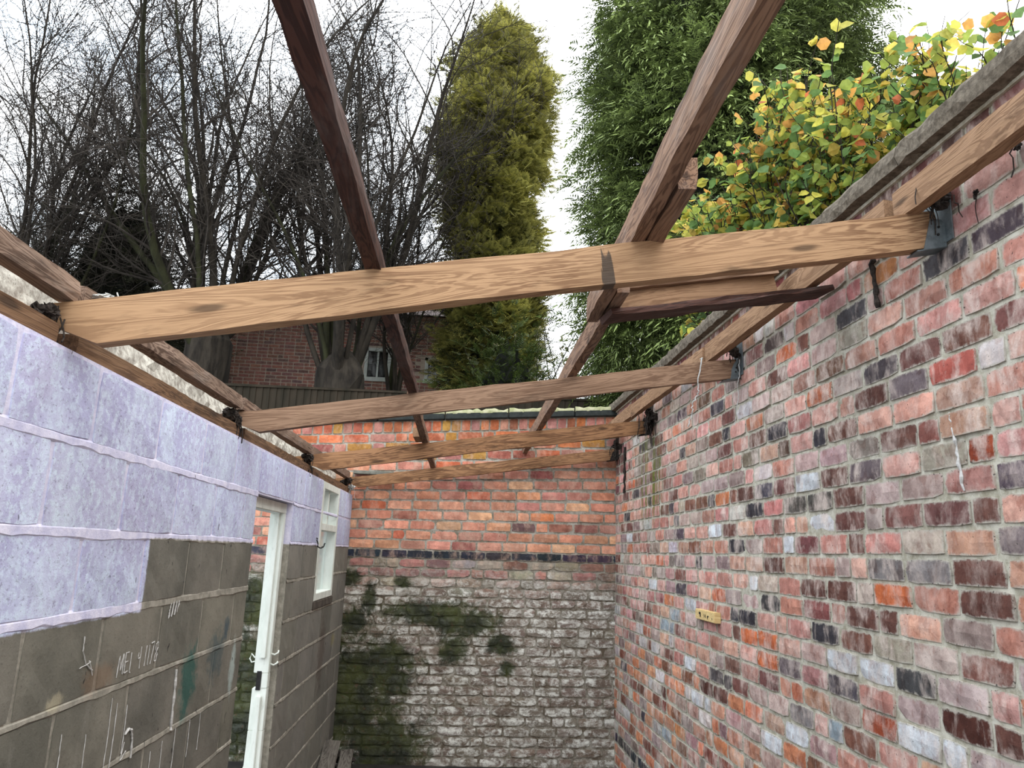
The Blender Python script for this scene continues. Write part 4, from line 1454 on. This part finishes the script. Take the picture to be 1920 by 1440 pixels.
def loose_shrub(name, label, base, h, stems, spread, leafs, cols, size, seed, cat='shrub'):
    r = np.random.default_rng(seed)
    root = thing(name, label, cat, base)
    az = r.uniform(0, 2 * np.pi, stems)
    out = r.uniform(.02, spread, stems)
    d0 = np.stack([np.sin(out) * np.cos(az), np.sin(out) * np.sin(az), np.cos(out)], 1)
    P1 = grow(np.zeros((stems, 3)), d0, h * r.uniform(.75, 1.05, stems), 10, .06, (0, 0, .02), r)
    R1 = taper(stems, 10, np.full(stems, .02), .006)
    for q in range(stems):
        Vs, Fs = tubes(P1[q:q + 1], R1[q:q + 1], 5)
        add('stem', mesh_np('stem', Vs, Fs), TWIG, root)
    p, d, rad, t = sprout(P1, R1, 14, (.3, 1.0), .15, r)
    P2 = grow(p, d, r.uniform(.25, .75, len(p)) * h / 4, 6, .15, (0, 0, .03), r)
    V2, F2 = tubes(P2, taper(len(p), 6, np.full(len(p), .007), .003), 3)
    tag(add('twigs', mesh_np('twigs', V2, F2), TWIG, root), kind='stuff')
    p, d, rad, t = sprout(P2, taper(len(p), 6, .007, .003), leafs, (.3, 1.2), .2, r)
    bv = np.array([(0, 0, 0), (.5, .32, .06), (1, 0, 0), (.5, -.32, .06)])
    M = frames(d, np.array((0, 0, 1.0)), r.uniform(-2, 2, len(p)), r) * (size * r.uniform(.6, 1.3, len(p)))[:, None, None]
    Vv, Ff = replicate(bv, np.array([(0, 1, 2, 3)]), M, p)
    cl_ = np.array([lin(c)[:3] for c in cols])[r.integers(0, len(cols), len(p))]
    tag(add('foliage', mesh_np('foliage', Vv, [Ff], np.repeat(cl_, 4, 0)), CONI, root), kind='stuff')
    return root


loose_shrub('pale_shrub', 'pale cream flecked shrub in the gap between the two big conifers', (1.35, 13.5, gz(13.5)), 3.9, 9, .28, 7, [(196, 190, 158), (172, 164, 128), (150, 146, 110), (120, 122, 84)], .085, 31)
loose_shrub('birch_sapling', 'thin pale birch with few leaves in the sky gap right of the conifer', (2.3, 17.5, gz(17.5)), 7.2, 3, .06, 2, [(190, 184, 160), (170, 160, 130)], .07, 32, 'tree')

# autumn shrub behind the long wall
sr = np.random.default_rng(41)
shrub = thing('autumn_shrub', 'leafy shrub turning yellow and orange above the long brick wall', 'shrub', (2.55, 5.1, .3))
LV, LF = np.array([(0, 0, 0), (.28, .40, .05), (.66, .42, .06), (1.0, .0, -.10), (.66, -.42, .06), (.28, -.40, .05), (.36, 0, -.07), (.70, 0, -.09)]), \
    np.array([(0, 6, 1, 1), (1, 6, 7, 2), (2, 7, 3, 3), (0, 5, 6, 6), (5, 4, 7, 6), (4, 3, 7, 7)])
ELL = [((2.45, 5.0, 3.0), (.5, .85, .65)), ((2.02, 6.0, 2.8), (.3, .65, .5)), ((2.85, 4.1, 2.95), (.42, .65, .5)), ((2.4, 5.2, 3.45), (.32, .5, .42)), ((2.6, 4.9, 2.45), (.5, 1.0, .5)), ((2.0, 6.2, 2.2), (.3, .7, .6))]
NB1 = 130
tgt = []
for q in range(NB1):
    c, rr = ELL[(0, 0, 1, 2, 3, 4, 0, 1, 2, 5)[q % 10]]
    v = sr.normal(0, 1, 3)
    v /= np.linalg.norm(v)
    tgt.append(np.array(c) + v * np.array(rr) * sr.uniform(.2, 1.0))
tgt = np.array(tgt) - np.array((2.55, 5.1, .3))
p0 = np.stack([sr.normal(0, .12, NB1), sr.normal(0, .3, NB1), np.zeros(NB1)], 1)
tt = np.linspace(0, 1, 12)[None, :, None]
mid = (p0 + tgt) / 2 + np.stack([sr.normal(0, .15, NB1), sr.normal(0, .15, NB1), np.full(NB1, .25)], 1)
PB = p0[:, None] * (1 - tt) ** 2 + 2 * mid[:, None] * tt * (1 - tt) + tgt[:, None] * tt ** 2
PB[:, 1:-1] += sr.normal(0, .012, PB[:, 1:-1].shape)
RB = taper(NB1, 12, np.full(NB1, .012), .003)
for q in range(NB1):
    Vs, Fs = tubes(PB[q:q + 1], RB[q:q + 1], 5)
    add('stem', mesh_np('stem', Vs, Fs, smooth=True), BARK, shrub)
p, d, rad, t = sprout(PB, RB, 12, (.4, 1.1), .62, sr)
PS = grow(p, d, sr.uniform(.15, .5, len(p)), 7, .14, (0, 0, .05), sr)
VS, FS = tubes(PS, taper(len(p), 7, np.full(len(p), .0045), .0022), 4)
tag(add('twigs', mesh_np('twigs', VS, FS), BARK, shrub), kind='stuff')
p, d, rad, t = sprout(PS, taper(len(p), 7, .0045, .0022), 7, (.6, 1.3), .1, sr)
hang = unit(d + np.array((0, 0, -.55)))
ML = frames(hang, np.array((0, 0, 1.0)), sr.uniform(-1.2, 1.2, len(p)), sr) * (.084 * sr.uniform(.65, 1.25, len(p)))[:, None, None]
wp = p + np.array((2.55, 5.1, .3))
orange = np.clip((wp[:, 2] - 2.6) / 1.2 - (wp[:, 1] - 5) * .06, 0, 1)
LC = []
for q in range(len(p)):
    u = sr.random()
    o_ = orange[q]
    if u < .32 - .14 * o_:
        c = (104, 132, 78)
    elif u < .62 - .2 * o_:
        c = (150, 162, 80)
    elif u < .84 - .2 * o_:
        c = (190, 182, 86)
    elif u < .95 - .14 * o_:
        c = (212, 182, 96)
    else:
        c = (206, 152, 84) if sr.random() < .85 else (196, 112, 76)
    LC.append(np.clip(np.array(c) * sr.uniform(.95, 1.22), 0, 250))
# the 300 leaves that show largest are leaves of their own, the rest one mass
vis = wp[:, 2] > 1.0 * (XR) * wp[:, 1] / wp[:, 1] * .0 + wp[:, 0] * 1.0 - .15
order = np.argsort(np.where(vis, np.linalg.norm(wp, axis=1), 99))
lm = [mesh_np('leaf', LV + sr.normal(0, .02, LV.shape), [np.array([f for f in LF.tolist() if f[2] != f[3]]), np.array([f[:3] for f in LF.tolist() if f[2] == f[3]])]) for _ in range(8)]
for me in lm:
    me.materials.append(LEAFO)
for q in order[:300]:
    o = add('leaf', lm[int(sr.integers(8))], None, shrub, color=lin(LC[q]))
    A = ML[q]
    o.matrix_local = Matrix([list(A[k]) + [p[q][k]] for k in range(3)] + [[0, 0, 0, 1]])
rest = order[300:]
Vv, Ff = replicate(LV, LF, ML[rest], p[rest])
tri = Ff[:, 2] == Ff[:, 3]
cl_ = np.array([lin(LC[q])[:3] for q in rest])
tag(add('foliage', mesh_np('foliage', Vv, [Ff[~tri], Ff[tri][:, :3]], np.repeat(cl_, len(LV), 0)), LEAFS, shrub), kind='stuff')

# overhead line
strand('overhead_line', [(-.35, 8.0, 6.7), (-.95, 10.0, 7.25), (-1.6, 12.5, 7.6), (-2.4, 16, 7.9)], .006, plain_mat('cable', (110, 110, 112), (90, 90, 92), 5, .6), 'thin grey overhead line slanting across the sky left of the conifer', 'cable')

# ---------------------------------------------------------------- lift everything from eye level to the floor at z = 0
for o in SC.objects:
    if o.parent is None and o.type not in ('CAMERA', 'LIGHT'):
        o.location.z += G
